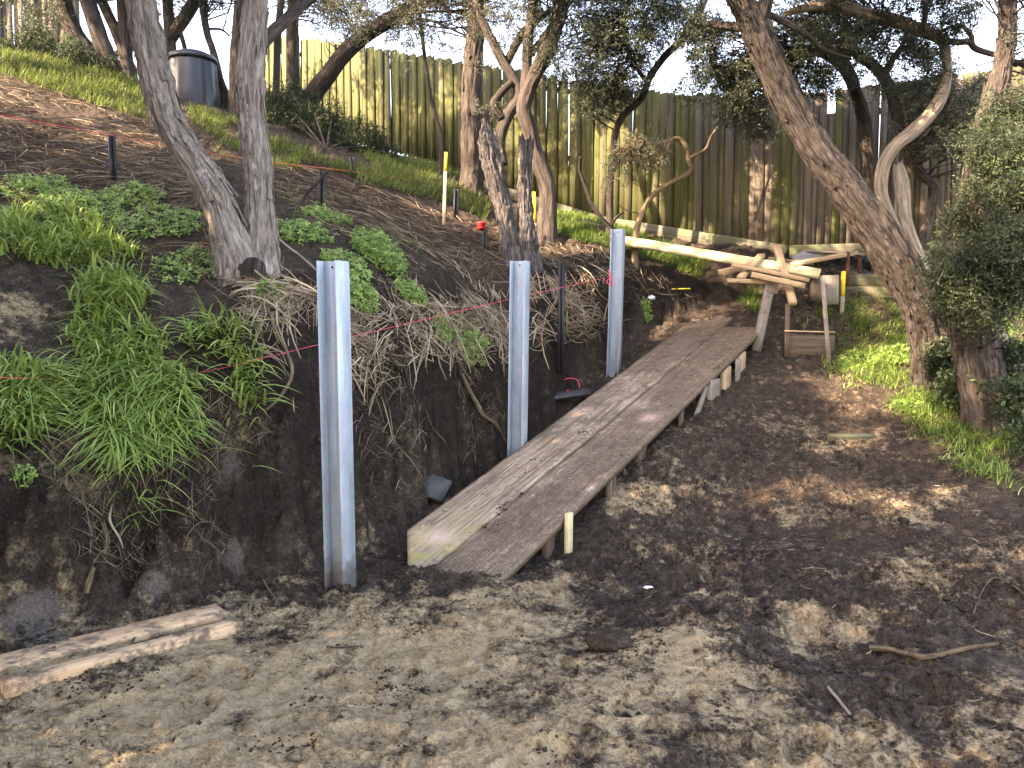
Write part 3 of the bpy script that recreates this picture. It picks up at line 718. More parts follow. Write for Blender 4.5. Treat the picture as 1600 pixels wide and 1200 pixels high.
# straight run in plan between fa and fc
def on_run(px):      # where a pixel column crosses the run's vertical plane
    d0 = ray(px, 150); a = np.array([fa[0], fa[1]]); e = np.array([fc[0] - fa[0], fc[1] - fa[1]])
    Mx = np.array([[d0[0], -e[0]], [d0[1], -e[1]]]); s_, t_ = np.linalg.solve(Mx, a); return t_, s_ * d0[1]
TT, TZ, BZ = [], [], []
for px, yt, yb in ((405, 53, 205), (450, 57, 215), (520, 66, 228), (600, 78, 245), (660, 88, 262), (720, 96, 285), (850, 119, 330), (950, 134, 356), (1050, 147, 376), (1150, 150, 392), (1238, 152, 402)):
    t_, Y_ = on_run(px); TT.append(t_); TZ.append(P(px, yt, Y_)[2]); BZ.append(P(px, yb, Y_)[2])
fence("paling_fence", fa[:2], fc[:2], 104, lambda t: float(np.interp(t, TT, TZ)), lambda t: float(np.interp(t, TT, BZ)),
      "green-stained paling fence stepping down the hill behind the trees", lambda t: .95 - .5 * float(sstep(.70, .98, t)), seed=3)
cz = P(1238, 150, 10.45)[2]; ez = P(1640, 98, 9.5)[2]; cb = P(1238, 402, 10.45)[2]; eb = cb
fence("paling_fence", fc[:2] + (fd[:2] - fc[:2]) * .004, fd[:2] + (fd[:2] - fc[:2]) * .5, 50, seg(cz, cz + (ez - cz) * 1.5), seg(cb, eb),
      "grey-brown paling fence behind the leaning trunk and timber pile", lambda t: .38, seed=5, skip=((.095, .115),))
fence("paling_fence", P(-260, 0, 13.2)[:2], P(118, 20, 14.4)[:2], 40, lambda t: 7.4, lambda t: 4.9, "dark old paling fence among the trunks at the top of the hill", lambda t: .3, seed=8)

# ------------------------------------------------------------------ trees
def spine(spec, Ys):
    """spec: (px, py, width_px) along a limb; Ys: depth at start and end (or one per point)"""
    n = len(spec); Y = np.interp(np.linspace(0, 1, n), np.linspace(0, 1, len(Ys)), Ys)
    p = np.array([P(s[0], s[1], y) for s, y in zip(spec, Y)])
    r = np.array([s[2] / 2 / F * ((q[1] - CAM[1]) * cos(PITCH) - (q[2] - CAM[2]) * sin(PITCH)) for s, q in zip(spec, p)]); return p, r
_seed = [1.0]; _made = {}
def limb(name, parent, spec, Ys, mat, nr=10, rough=.0, rfreq=10, rings=None, lump=.06, jag=0.0, up=None, foot=False, twist=0.0):
    p, r = spine(spec, Ys); r = np.maximum(r - rough * .6, r * .65)
    if foot:                                  # carry the trunk into the soil with a slight flare
        z = H(p[0][0], p[0][1]); p = np.vstack([[p[0][0], p[0][1], min(z, p[0][2]) - .15], p]); r = np.concatenate([[r[0] * 1.25], r])
    if up is not None:                        # goes on above the frame
        for (dx, dy, dz, k) in up: p = np.vstack([p, p[-1] + [dx, dy, dz]]); r = np.append(r, r[-1] * k)
    _seed[0] += 3.37
    L = np.linalg.norm(np.diff(p, axis=0), axis=1).sum()
    V, Q, T, b = sweep(p, r, nr, rings or max(int(L / .12), 8), rough, rfreq, True, lump, _seed[0], jag, twist)
    _made[id(p)] = (mk(name, V, [Q, T], mat, parent, True, {"bark": b}), p)
    return p, r
def tree_root(spec0, Y, label, name="tree", group=None):
    q = P(spec0[0], spec0[1], Y); q[2] = H(q[0], q[1]); return empty(name, q, label, "tree", group)

def flakes(name, parent, p, r, n, mat, seed=0, lmin=.08, lmax=.3, wid=.02, out=.02):
    """strips of loose bark standing off a trunk"""
    g = np.random.default_rng(seed); A = Acc(); c = catmull(np.column_stack([p, r]), 400)
    for i in range(n):
        k = g.integers(20, 360); L = g.uniform(lmin, lmax); a = g.uniform(0, 2 * pi)
        q = c[k, :3]; R = c[k, 3]; tg = c[min(k + 5, 399), :3] - c[max(k - 5, 0), :3]; tg /= np.linalg.norm(tg)
        s = np.cross(tg, [.3, 1, .1]); s /= np.linalg.norm(s); b = np.cross(tg, s)
        rad = s * cos(a) + b * sin(a); tan = np.cross(tg, rad); w = g.uniform(.4, 1.3) * wid; sgn = g.choice([-1, -1, -1, 1])
        V = []; m = 5; bow = g.uniform(.1, 1.0) * out
        for j in range(m):
            t = j / (m - 1); ww = w * (1 - .6 * t ** 2) * g.uniform(.8, 1.15); o = R * .985 + bow * t ** 1.7 + .004
            cc = q + tg * sgn * L * t + tan * g.normal() * .004
            V += [cc + rad * o - tan * ww, cc + rad * (o + .006) , cc + rad * o + tan * ww]
        Q = []
        for j in range(m - 1): Q += [[3 * j, 3 * j + 1, 3 * j + 4, 3 * j + 3], [3 * j + 1, 3 * j + 2, 3 * j + 5, 3 * j + 4]]
        bk = np.array([(v_[0] * 1.0, v_[1] * 1.0, v_[2] * 1.0) for v_ in V]) + g.uniform(0, 20, 3)
        A.add(V, Q, bark=bk)
    o = A.build(name, mat, _made[id(p)][0] if id(p) in _made else parent, True); return tag(o, kind="stuff")

def foliage(blobs_, n, leaf=(.045, .011), k=12, spr=.20, seed=0, droop=.25, clump=9, keep=None):
    """sprays of narrow leaves gathered in clumps inside the given balls (centre, radius, weight). Returns leaf mesh arrays and spray roots"""
    g = np.random.default_rng(seed); bl = np.array([[*b[0], b[1], b[2]] for b in blobs_], float)
    wgt = bl[:, 3] ** 2 * bl[:, 4]; wgt /= wgt.sum()
    nc = max(3, n // clump)
    bi = g.choice(len(bl), nc, p=wgt); u = g.normal(size=(nc, 3)); u /= np.linalg.norm(u, axis=1)[:, None]
    cc = bl[bi, :3] + u * (bl[bi, 3] * g.uniform(0.05, 1.0, nc) ** .45)[:, None] * [1, 1, .8]
    cr = g.uniform(.07, .20, nc) * (bl[bi, 3] / .6).clip(.7, 1.6)
    ci = g.integers(0, nc, n); q = cc[ci] + g.normal(size=(n, 3)) * cr[ci][:, None] * [.6, .6, .5]
    if keep is not None: m = keep(q); q = q[m]; ci = ci[m]; n = len(q)
    out = q - bl[bi[ci], :3]; out /= np.linalg.norm(out, axis=1)[:, None] + 1e-6
    ax = out * .6 + g.normal(size=(n, 3)) * .7 + [0, 0, -droop]; ax /= np.linalg.norm(ax, axis=1)[:, None]
    t = (np.arange(k) + .5) / k
    L = spr * g.uniform(.6, 1.3, n)
    base = q[:, None, :] + ax[:, None, :] * (t[None, :, None] - .5) * L[:, None, None]
    ld = ax[:, None, :] * .75 + g.normal(size=(n, k, 3)) * .75; ld /= np.linalg.norm(ld, axis=2)[..., None]
    sd = np.cross(ld, g.normal(size=(n, k, 3))); sd /= np.linalg.norm(sd, axis=2)[..., None] + 1e-6
    ll = (leaf[0] * g.uniform(.6, 1.3, (n, k)))[..., None]; lw = (leaf[1] * g.uniform(.7, 1.3, (n, k)))[..., None]
    b0 = base; b2 = base + ld * ll; mid = base + ld * ll * .5
    V = np.stack([b0, mid + sd * lw * .5, b2, mid - sd * lw * .5], 2).reshape(-1, 3)
    Q = np.arange(n * k * 4).reshape(-1, 4)
    ti = np.clip(.5 + .22 * g.normal(size=nc)[ci][:, None] + .18 * g.normal(size=(n, k)), 0, 1)
    return V, Q, np.repeat(ti.ravel(), 4), q, ax, L
def crown(parent, blobs_, n, mat, limbs=None, seed=0, name="crown", twigmat=None, ntw=None, **kw):
    V, Q, ti, q, ax, L = foliage(blobs_, n, seed=seed, **kw)
    o = mk(name, V, Q, mat, parent, False, {"tint": ti})
    # twigs: from the limbs out into the crown, and a stem through each spray
    g = np.random.default_rng(seed + 5); A = Acc()
    if limbs is not None:
        lp = np.vstack([catmull(p, 40) for p, r in limbs])
        cen = q[g.choice(len(q), min(len(q), ntw or max(20, n // 22)), replace=False)]
        for c in cen:
            dd = np.linalg.norm(lp - c, axis=1); s = lp[np.argsort(dd)[g.integers(0, 6)]]; D = np.linalg.norm(c - s)
            if D < .05: continue
            if D > 2.2: s = c + (s - c) / D * g.uniform(.5, 1.2); D = np.linalg.norm(c - s)
            m1 = s + (c - s) * .4 + g.normal(size=3) * .10 * D; m2 = s + (c - s) * .75 + g.normal(size=3) * .08 * D
            v, qd, t, b = sweep([s, m1, m2, c], [.004 + .006 * D, .0035 + .004 * D, .004, .002], 4, 9, 0, cap=False)
            A.add(v, qd, bark=b)
    e = np.cross(ax, g.normal(size=ax.shape)); e /= np.linalg.norm(e, axis=1)[:, None] + 1e-6
    w = .0022
    a0 = q - ax * (L * .62)[:, None]; a1 = q + ax * (L * .45)[:, None]
    v = np.stack([a0 - e * w, a0 + e * w, a1 + e * w * .4, a1 - e * w * .4], 1).reshape(-1, 3)
    A.add(v, np.arange(len(v)).reshape(-1, 4), bark=v)
    A.build("twigs", twigmat or M['bark_dark'], o)
    return o
def shade_canopy(parent, lst, n, seed, mat='leaf_dark'):  # unseen leaf clumps, added towards the sun to cast shade
    """unseen upper crown added to shade the fence and slope: coarser leaf sprays in clumps (centre, radius)"""
    V, Q, ti, *_ = foliage([(np.array(c, float), r, 1) for c, r in lst], n, leaf=(.15, .06), k=10, spr=.45, seed=seed, clump=8); mk("crown", V, Q, M[mat], parent, False, {"tint": ti})
def B(px, py, Y, rpx, w=1.0): return (P(px, py, Y), rpx / F * Y, w)

# --- T1: two-stemmed tree on the bank
T1 = tree_root((392, 420, 0), 6.0, "grey two-stemmed tree with shaggy bark rooted at the bank edge")
l1 = limb("trunk", T1, [(372, 428, 88), (362, 385, 68), (352, 350, 60), (341, 318, 57), (321, 280, 56), (292, 236, 53), (262, 182, 50), (246, 128, 54), (232, 64, 53), (219, 0, 49)], (5.95, 5.95, 6.1, 6.2), M['bark_grey'], 96, .026, 14, 300, .05, up=[(-.15, .1, .6, .95), (-.1, .2, .8, .8), (.3, .2, .8, .7)], foot=True)
l2 = limb("trunk", T1, [(408, 432, 78), (409, 400, 62), (407, 360, 54), (405, 300, 46), (400, 240, 47), (394, 188, 45), (391, 125, 49), (396, 62, 45), (401, 0, 41)], (6.05, 6.1, 6.2, 6.3), M['bark_grey'], 84, .021, 15, 280, .06, up=[(.1, .1, .6, .95), (.2, .1, .8, .8), (-.2, .3, .8, .7)], foot=True)
l3 = limb("limb", T1, [(404, 72, 24), (425, 52, 21), (450, 28, 20), (484, -4, 20)], (6.35, 6.9), M['bark_dark'], 20, .005, 18, 50, up=[(.35, .3, .4, .8), (.4, .3, .3, .6)])
flakes("loose_bark", T1, *l1, 280, M['bark_grey'], 1, .07, .34, .020, .014)
flakes("loose_bark", T1, *l2, 200, M['bark_grey'], 2, .05, .24, .017, .012)
V, Q, T, b = sweep([P(385, 440, 5.95) + [0, 0, -.15], P(392, 425, 5.85), P(396, 415, 5.9)], [.14, .12, .06], 24, 20, .02, 9, True, .4, 5.5); mk("root_burl", V, [Q, T], M['bark_brown'], T1, True, {"bark": b})
crown(T1, [B(250, -150, 6.4, 150), B(420, -170, 6.6, 150), B(330, -260, 6.5, 170), B(560, -110, 7.2, 90), B(120, -190, 6.2, 140)], 3800, M['leaf_dark'], [l1, l2, l3], seed=11, leaf=(.06, .016))

shade_canopy(T1, [((-3.0, 6.2, 5.6), .9), ((-1.8, 6.6, 6.0), .9), ((-2.6, 7.4, 6.6), 1.0), ((-1.0, 7.3, 6.3), .8)], 520, 51)

# --- T4: big leaning trunk on the right
T4 = tree_root((1457, 590, 0), 8.0, "big brown trunk leaning left across the fence, right of the ramp")
l4 = limb("trunk", T4, [(1458, 600, 78), (1456, 560, 66), (1449, 515, 62), (1434, 470, 64), (1410, 425, 66), (1384, 383, 66), (1345, 328, 61), (1304, 272, 58), (1270, 225, 54), (1234, 162, 52), (1203, 98, 51), (1184, 52, 52), (1170, 22, 46), (1152, -10, 42)], (8.0, 7.9, 7.8, 7.6), M['bark_brown'], 96, .028, 13, 320, .05, up=[(-.3, -.1, .5, .9), (-.5, -.2, .6, .8), (-.5, -.2, .6, .7)], foot=True)
l4b = limb("limb", T4, [(1180, 52, 30), (1190, 28, 26), (1198, -6, 24)], (7.7, 7.6), M['bark_brown'], 26, .008, 14, 40, up=[(.15, .1, .6, .8), (.3, .1, .7, .7)])
l4c = limb("limb", T4, [(1172, 46, 16), (1150, 42, 16), (1125, 40, 14), (1112, 36, 11)], (7.7, 8.0), M['bark_brown'], 16, .004, 14, 30)
l4d = limb("limb", T4, [(1200, 22, 12), (1240, 42, 10), (1265, 57, 9), (1285, 76, 7), (1330, 92, 4)], (7.7, 8.4), M['bark_dark'], 10, .002, 14, 40)
flakes("loose_bark", T4, *l4, 220, M['bark_brown'], 3, .05, .22, .018, .010)
crown(T4, [B(1060, -150, 7.6, 150), B(1220, -180, 7.5, 150), B(1130, -60, 7.8, 80, .8), B(980, -60, 7.9, 90, .8), B(1330, -120, 7.8, 110)], 2600, M['leaf_dark'], [l4, l4b], seed=12)

shade_canopy(T4, [((2.1, 8.4, 5.9), .9), ((3.1, 8.2, 6.2), .9), ((1.2, 8.6, 6.2), .9), ((2.4, 7.2, 6.0), .9), ((3.4, 6.8, 6.0), .9)], 420, 54)
# --- T5: broad tree at the right edge, with the bush in front of it
T5 = tree_root((1545, 655, 0), 7.0, "broad dark forked tree at the right edge with leafy shoots")
l5 = limb("trunk", T5, [(1545, 668, 84), (1536, 600, 72), (1524, 540, 70), (1517, 480, 70), (1517, 420, 66), (1522, 350, 56), (1526, 290, 52), (1536, 230, 48), (1550, 170, 42), (1565, 110, 34), (1573, 60, 31), (1576, -6, 29)], (7.0, 7.0, 7.2, 7.4), M['bark_dark'], 84, .028, 13, 280, .07, up=[(.05, 0, .7, .9), (-.2, .1, .8, .8)], foot=True)
l5b = limb("limb", T5, [(1520, 410, 56), (1540, 380, 54), (1566, 350, 52), (1605, 316, 50), (1680, 255, 46)], (7.1, 6.8), M['bark_dark'], 44, .022, 12, 60, up=[(.5, -.1, .5, .85)])
l5c = limb("limb", T5, [(1528, 470, 26), (1545, 498, 22), (1563, 525, 20), (1590, 566, 18), (1612, 600, 16)], (7.35, 7.9), M['bark_pale'], 20, .006, 14, 40)
l5d = limb("limb", T5, [(1572, 95, 12), (1592, 98, 11), (1625, 92, 9)], (7.4, 7.4), M['bark_dark'], 10, .003, 14, 20)
flakes("loose_bark", T5, *l5, 160, M['bark_dark'], 4, .05, .2, .016, .016)
crown(T5, [B(1540, 420, 6.45, 55), B(1590, 380, 6.3, 60), B(1490, 440, 6.6, 40), B(1560, 480, 6.4, 40), B(1580, 240, 6.6, 55), B(1540, 300, 6.7, 35, .7), B(1600, 300, 6.4, 50), B(1480, 390, 6.8, 30, .6), B(1590, 180, 6.8, 45), B(1550, 220, 6.8, 40), B(1600, 450, 6.3, 40), B(1470, 480, 6.7, 28, .7), B(1500, 330, 6.9, 25, .5)], 6000, M['leaf_bush'], [l5, l5b], seed=13, leaf=(.036, .0085), name="leafy_shoots", ntw=260, clump=14)
crown(T5, [B(1490, -130, 7.2, 120), B(1640, -120, 7.2, 150), B(1690, 60, 7.2, 110)], 1700, M['leaf_dark'], [l5, l5b], seed=14)

# --- T6: pale twisting tree behind the leaning trunk
T6 = tree_root((1462, 500, 0), 8.9, "pale twisting tree curving up behind the leaning trunk")
l6 = limb("trunk", T6, [(1470, 505, 30), (1456, 459, 26), (1438, 413, 25), (1414, 350, 24), (1410, 300, 24), (1406, 272, 22), (1403, 256, 15)], (8.9, 8.9), M['bark_pale'], 28, .006, 14, 80, .1, jag=.05, foot=True)
l6b = limb("limb", T6, [(1440, 420, 20), (1412, 385, 20), (1391, 343, 20), (1377, 300, 20), (1380, 262, 22), (1390, 240, 22), (1404, 223, 22), (1437, 196, 22), (1465, 162, 21), (1478, 125, 17), (1479, 90, 15), (1470, 62, 18), (1437, 47, 20), (1400, 33, 21), (1350, 21, 21), (1300, 8, 22), (1260, 12, 15), (1225, 22, 8)], (8.9, 8.7, 8.6, 8.5), M['bark_pale'], 24, .005, 14, 160, .1)
l6c = limb("limb", T6, [(1468, 62, 11), (1495, 66, 10), (1514, 66, 10), (1526, 77, 10), (1562, 88, 9), (1600, 102, 8), (1640, 120, 6)], (8.5, 8.4), M['bark_dark'], 10, .002, 14, 40)
l6d = limb("limb", T6, [(1520, 70, 7), (1517, 55, 7), (1503, 41, 6), (1486, 42, 5), (1470, 50, 4)], (8.45, 8.5), M['bark_dark'], 8, 0, 14, 24)
l6e = limb("limb", T6, [(1440, 48, 10), (1446, 20, 9), (1442, -10, 8)], (8.5, 8.5), M['bark_dark'], 8, 0, 14, 16)
crown(T6, [B(1400, 90, 8.6, 60, .5), B(1330, 60, 8.6, 60, .55), B(1440, 20, 8.5, 60, .6), B(1270, 30, 8.6, 50, .6), B(1500, 20, 8.4, 50, .4), B(1380, -40, 8.5, 80, .8), B(1430, 120, 8.8, 50, .4)], 2400, M['leaf_dark'], [l6b, l6c, l6e], seed=15, ntw=160)

# --- dark trees against the right fence
TQ = tree_root((1442, 400, 0), 9.7, "dark crooked tree against the grey fence, right of the pale one", group="dark trees by the fence")
lq = limb("trunk", TQ, [(1440, 410, 20), (1442, 385, 19), (1450, 345, 18), (1462, 295, 18), (1438, 270, 18), (1418, 238, 18), (1407, 207, 18), (1398, 165, 19), (1391, 138, 19), (1370, 108, 18), (1340, 86, 16), (1315, 70, 12), (1285, 60, 7)], (9.7, 9.4), M['bark_dark'], 18, .006, 14, 110, .1, foot=True)
lq2 = limb("limb", TQ, [(1380, 120, 13), (1392, 98, 10), (1410, 70, 8), (1420, 40, 6)], (9.5, 9.4), M['bark_dark'], 8, 0, 14, 20)
crown(TQ, [B(1350, 130, 9.4, 40, .4), B(1310, 40, 9.4, 60, .6), B(1420, 60, 9.4, 50, .5), B(1460, 120, 9.3, 45, .6), B(1500, 150, 9.0, 55, .9), B(1470, 210, 9.0, 60, .6), B(1520, 220, 8.8, 50, .8), B(1430, 170, 9.2, 35, .4)], 1900, M['leaf_grey'], [lq, lq2], seed=16, ntw=160)
TR = tree_root((1345, 400, 0), 10.0, "dark bent tree half hidden behind the leaning trunk", group="dark trees by the fence")
lr = limb("trunk", TR, [(1372, 420, 22), (1366, 330, 21), (1356, 240, 21), (1348, 180, 21), (1338, 148, 21), (1324, 112, 21), (1300, 88, 20), (1275, 78, 19), (1245, 78, 15), (1215, 86, 9)], (10.0, 9.5), M['bark_dark'], 18, .006, 14, 90, .1, foot=True)
crown(TR, [B(1260, 110, 9.6, 40, .8), B(1220, 90, 9.6, 45, 1), B(1180, 120, 9.7, 55, 1.2), B(1290, 130, 9.6, 30, .7), B(1130, 110, 9.7, 50, 1), B(1100, 60, 9.6, 50, .8), B(1150, 165, 9.7, 40, 1.1), B(1200, 190, 9.7, 30, .8), B(1310, 60, 9.5, 50, .6), B(1080, 140, 9.8, 30, .5), B(1240, 40, 9.5, 50, .7)], 4200, M['leaf_dark'], [lr], seed=17, ntw=150)

# --- slim tree behind the third post and the twisted shrub
TS = tree_root((953, 350, 0), 10.6, "slim tree behind the farthest steel post, bending right above the fence")
ls = limb("trunk", TS, [(953, 352, 13), (953, 297, 12), (958, 240, 12), (963, 203, 12), (976, 178, 12), (1003, 153, 12), (1015, 122, 12), (1037, 90, 12), (1065, 62, 12), (1088, 28, 12), (1105, -10, 11)], (10.6, 10.2), M['bark_brown'], 14, .004, 16, 110, .08, foot=True)
ls2 = limb("limb", TS, [(1012, 130, 7), (985, 90, 7), (975, 40, 7), (980, -5, 6)], (10.4, 10.4), M['bark_dark'], 8, .002, 14, 26)
crown(TS, [B(950, 100, 10.2, 75, 1.2), B(900, 40, 10.3, 70, 1), B(990, 40, 10.2, 70, 1.1), B(930, 150, 10.2, 40, .8), B(1040, 20, 10.2, 60, 1), B(870, 90, 10.3, 45, .7), B(980, 130, 10.2, 35, .9), B(960, -60, 10.2, 90, .9)], 4800, M['leaf_dark'], [ls, ls2], seed=18, ntw=170)
TB = tree_root((995, 372, 0), 10.4, "small twisted bare shrub with curling branches beside the farthest post")
t3 = limb("trunk", TB, [(993, 376, 11), (1000, 340, 10), (1019, 306, 9), (1050, 284, 9), (1074, 272, 9), (1080, 262, 8), (1075, 248, 8), (1074, 232, 7), (1060, 216, 7), (1040, 222, 6), (1020, 226, 6), (1000, 216, 5), (985, 222, 4), (972, 232, 3)], (10.4, 10.2), M['root'], 10, .003, 20, 110, .1, foot=True)
t3b = limb("limb", TB, [(1079, 246, 5), (1090, 240, 5), (1103, 232, 4), (1112, 212, 4), (1131, 187, 3)], (10.2, 10.2), M['root'], 8, .0, 20, 24)
t3c = limb("limb", TB, [(955, 362, 8), (944, 345, 7), (926, 322, 7), (915, 292, 6), (909, 276, 6), (905, 262, 5), (907, 245, 5)], (10.4, 10.2), M['bark_brown'], 9, .002, 20, 30, foot=True)
t3d = limb("limb", TB, [(953, 355, 5), (965, 338, 4), (974, 332, 3)], (10.4, 10.3), M['bark_brown'], 7, 0, 20, 12)
crown(TB, [B(990, 232, 10.2, 26, 1), B(1025, 235, 10.2, 22, .7), B(1000, 245, 10.2, 24, .8), B(955, 250, 10.1, 22, .5), B(950, 280, 10.2, 18, .4)], 330, M['leaf_grey'], [t3], seed=19, twigmat=M['root'], ntw=130)

# --- middle group: dark trunk, forked tree, dead stumps
TM = tree_root((738, 290, 0), 11.5, "thick dark upright trunk in front of the green fence")
lm = limb("trunk", TM, [(736, 300, 46), (737, 260, 38), (736, 200, 36), (737, 140, 35), (741, 80, 33), (745, 30, 32), (746, -8, 31)], (11.5, 11.5), M['bark_dark'], 44, .022, 11, 110, .08, up=[(.05, 0, .8, .9), (.2, .1, .9, .8)], foot=True)
flakes("loose_bark", TM, *lm, 50, M['bark_dark'], 6, .06, .25, .02, .02)
crown(TM, [B(640, 50, 11.6, 45, .5), B(580, 20, 11.8, 50, .5), B(700, -30, 11.5, 80, .8), B(690, 70, 11.5, 30, .4), B(800, -50, 11.5, 80, .9), B(600, 75, 11.6, 25, .35), B(540, 50, 11.8, 35, .35), B(650, 0, 11.6, 60, .5)], 2200, M['leaf_grey'], [lm], seed=20, ntw=110)
TO = tree_root((852, 372, 0), 10.3, "forked dark tree behind the two dead stumps")
lo = limb("trunk", TO, [(853, 378, 42), (855, 335, 32), (856, 300, 30), (848, 270, 28), (838, 245, 27), (828, 205, 26), (818, 172, 28), (826, 140, 26), (842, 105, 25), (857, 72, 26), (872, 30, 26), (880, -6, 26)], (10.3, 10.3), M['bark_dark'], 40, .016, 12, 130, .1, up=[(.15, 0, .7, .85)], foot=True)
lo2 = limb("limb", TO, [(820, 168, 22), (822, 120, 18), (824, 75, 17), (828, 40, 16), (836, -8, 14)], (10.35, 10.4), M['bark_dark'], 20, .006, 14, 40)
lo3 = limb("limb", TO, [(822, 92, 13), (845, 65, 11), (862, 40, 9), (880, 22, 7)], (10.4, 10.5), M['bark_dark'], 12, .002, 14, 26)
lo4 = limb("limb", TO, [(784, 258, 22), (780, 222, 20), (792, 182, 20), (812, 150, 18), (800, 118, 17), (788, 100, 16), (768, 62, 15), (752, 28, 14), (742, -8, 12)], (10.5, 10.6), M['bark_dark'], 20, .006, 14, 70)
lo5 = limb("limb", TO, [(789, 104, 14), (806, 70, 14), (822, 46, 13), (846, 26, 11), (868, 12, 8)], (10.6, 10.7), M['bark_dark'], 14, .004, 14, 36)
lo6 = limb("limb", TO, [(785, 186, 16), (772, 164, 14), (782, 146, 12), (800, 128, 11)], (10.5, 10.5), M['bark_brown'], 14, .003, 14, 24)
crown(TO, [B(850, 20, 10.4, 60, .5), B(780, 40, 10.5, 50, .35), B(830, 80, 10.45, 35, .3), B(860, -70, 10.4, 100, .9), B(760, 110, 10.6, 25, .35), B(770, 170, 10.45, 25, .35), B(790, 215, 10.5, 22, .4), B(740, 20, 10.6, 35, .3)], 2000, M['leaf_grey'], [lo, lo2, lo3, lo4, lo5], seed=21, ntw=150)
shade_canopy(TM, [((-1.6, 11.2, 7.8), 1.0), ((-.4, 11.6, 8.2), 1.1), ((-2.6, 11.8, 8.4), 1.1), ((.4, 10.9, 7.6), .8), ((-3.3, 12.6, 8.2), .7), ((-1.2, 10.6, 6.9), .7), ((-2.2, 11.6, 7.2), .7)], 620, 52)
shade_canopy(TO, [((-.6, 9.6, 6.8), .9), ((.6, 9.8, 7.2), 1.0), ((-1.6, 9.0, 7.2), .9), ((0, 8.6, 6.9), .8), ((1.4, 9.4, 6.7), .8), ((-.2, 9.8, 6.3), .7), ((.7, 9.2, 6.2), .7)], 460, 53)
def stump(spec, Ys, label, jag):
    q = P(spec[0][0], spec[0][1], Ys[0]); q[2] = H(q[0], q[1]); r = empty("dead_stump", q, label, "stump", "dead stumps")
    p = limb("trunk", r, spec, Ys, M['dead_wood'], 64, .036, 17, 150, .12, jag=jag, foot=True, twist=.25)
    flakes("splinters", r, *p, 40, M['dead_wood'], int(spec[0][0]), .1, .35, .012, .012); return r
stump([(800, 398, 46), (794, 360, 34), (785, 320, 34), (775, 282, 36), (767, 245, 37), (761, 218, 33), (759, 198, 19), (760, 176, 4)], (9.2, 9.3), "pointed dead grey stump, left of the pair", .10)
stump([(824, 402, 46), (823, 360, 36), (821, 320, 29), (820, 280, 26), (821, 245, 25), (823, 220, 26)], (9.2, 9.3), "flat-topped dead stump, right of the pair", .16)

# --- trees on the hill at the upper left and along the fence
def simple(spec, Ys, mat, label, extra=(), nr=16, rough=.008, blobs_=None, n=0, leaf='leaf_dark', seed=0, up=None, ntw=60):
    t = tree_root(spec[0], Ys[0], label, group="trees on the hill"); ls_ = [limb("trunk", t, spec, Ys, mat, nr, rough, 12, None, .1, foot=True, up=up)]
    for e_ in extra: ls_.append(limb("limb", t, e_, Ys, mat, 12, rough * .5, 14, None, .1))
    if blobs_: crown(t, blobs_, n, M[leaf], ls_, seed=seed, ntw=ntw, leaf=(.055, .014))
    return t
THILL = simple([(200, 140, 34), (186, 125, 30), (160, 70, 28), (140, 10, 26), (133, -10, 25)], (11.8, 11.8), M['bark_brown'], "grey leaning trunk between the hill fence and the two-stemmed tree", up=[(-.3, 0, .8, .9), (-.2, 0, .9, .8)], nr=28, rough=.014,
       blobs_=[B(150, -90, 11.8, 110), B(60, -60, 11.8, 100), B(230, -110, 11.8, 100), B(120, 15, 12, 40, .4)], n=1200, seed=31)
simple([(146, 108, 36), (140, 84, 32), (122, 60, 30), (105, 26, 28), (96, -10, 26)], (12.4, 12.4), M['bark_dark'], "black curved trunk at the top of the hill", nr=22, rough=.012, blobs_=[B(20, 20, 12.6, 45, .6), B(80, -70, 12.5, 90), B(75, 20, 12.7, 30, .5)], n=800, seed=32)
simple([(205, 128, 24), (200, 105, 22), (186, 60, 18), (156, -5, 16)], (12.6, 12.6), M['bark_dark'], "dark leaning trunk left of the compost bin, tilted left", extra=([(200, 108, 18), (196, 60, 20), (192, -5, 20)], [(180, 86, 11), (192, 80, 12), (210, 70, 12), (235, 58, 10)]))
simple([(270, 110, 22), (266, 70, 19), (262, 0, 18), (262, -10, 18)], (12.9, 12.9), M['bark_dark'], "dark trunk behind the compost bin on its left", extra=([(264, 64, 20), (280, 40, 20), (298, 12, 20), (306, -8, 18)], [(268, 25, 8), (282, 52, 8), (291, 84, 8)]), blobs_=[B(300, -80, 12.9, 110), B(250, 15, 13, 25, .3)], n=700, seed=33)
simple([(352, 150, 16), (345, 128, 13), (333, 80, 12), (323, 50, 12), (314, -5, 12)], (12.6, 12.6), M['bark_brown'], "thin leaning trunk right of the compost bin", extra=([(318, 45, 5), (345, 46, 4), (358, 56, 3)],), nr=12, rough=.004, blobs_=[B(360, -60, 12.8, 90)], n=350, seed=34)
simple([(371, 160, 26), (368, 105, 22), (372, 50, 20), (376, -8, 19)], (11.5, 11.5), M['bark_brown'], "trunk half hidden behind the upright stem of the two-stemmed tree", nr=20)
simple([(430, 190, 14), (432, 120, 12), (434, 60, 12), (440, -8, 12)], (13.4, 13.4), M['bark_brown'], "thin trunk by the left end of the green fence", nr=12, rough=.004)
simple([(460, 210, 26), (458, 140, 23), (457, 60, 20), (458, -8, 19)], (14.2, 14.2), M['bark_brown'], "upright trunk before the left end of the green fence", nr=20, blobs_=[B(480, -30, 14.2, 70, .7), B(430, -10, 14, 50, .6), B(520, 10, 14, 45, .5)], n=800, leaf='leaf_grey', seed=35)
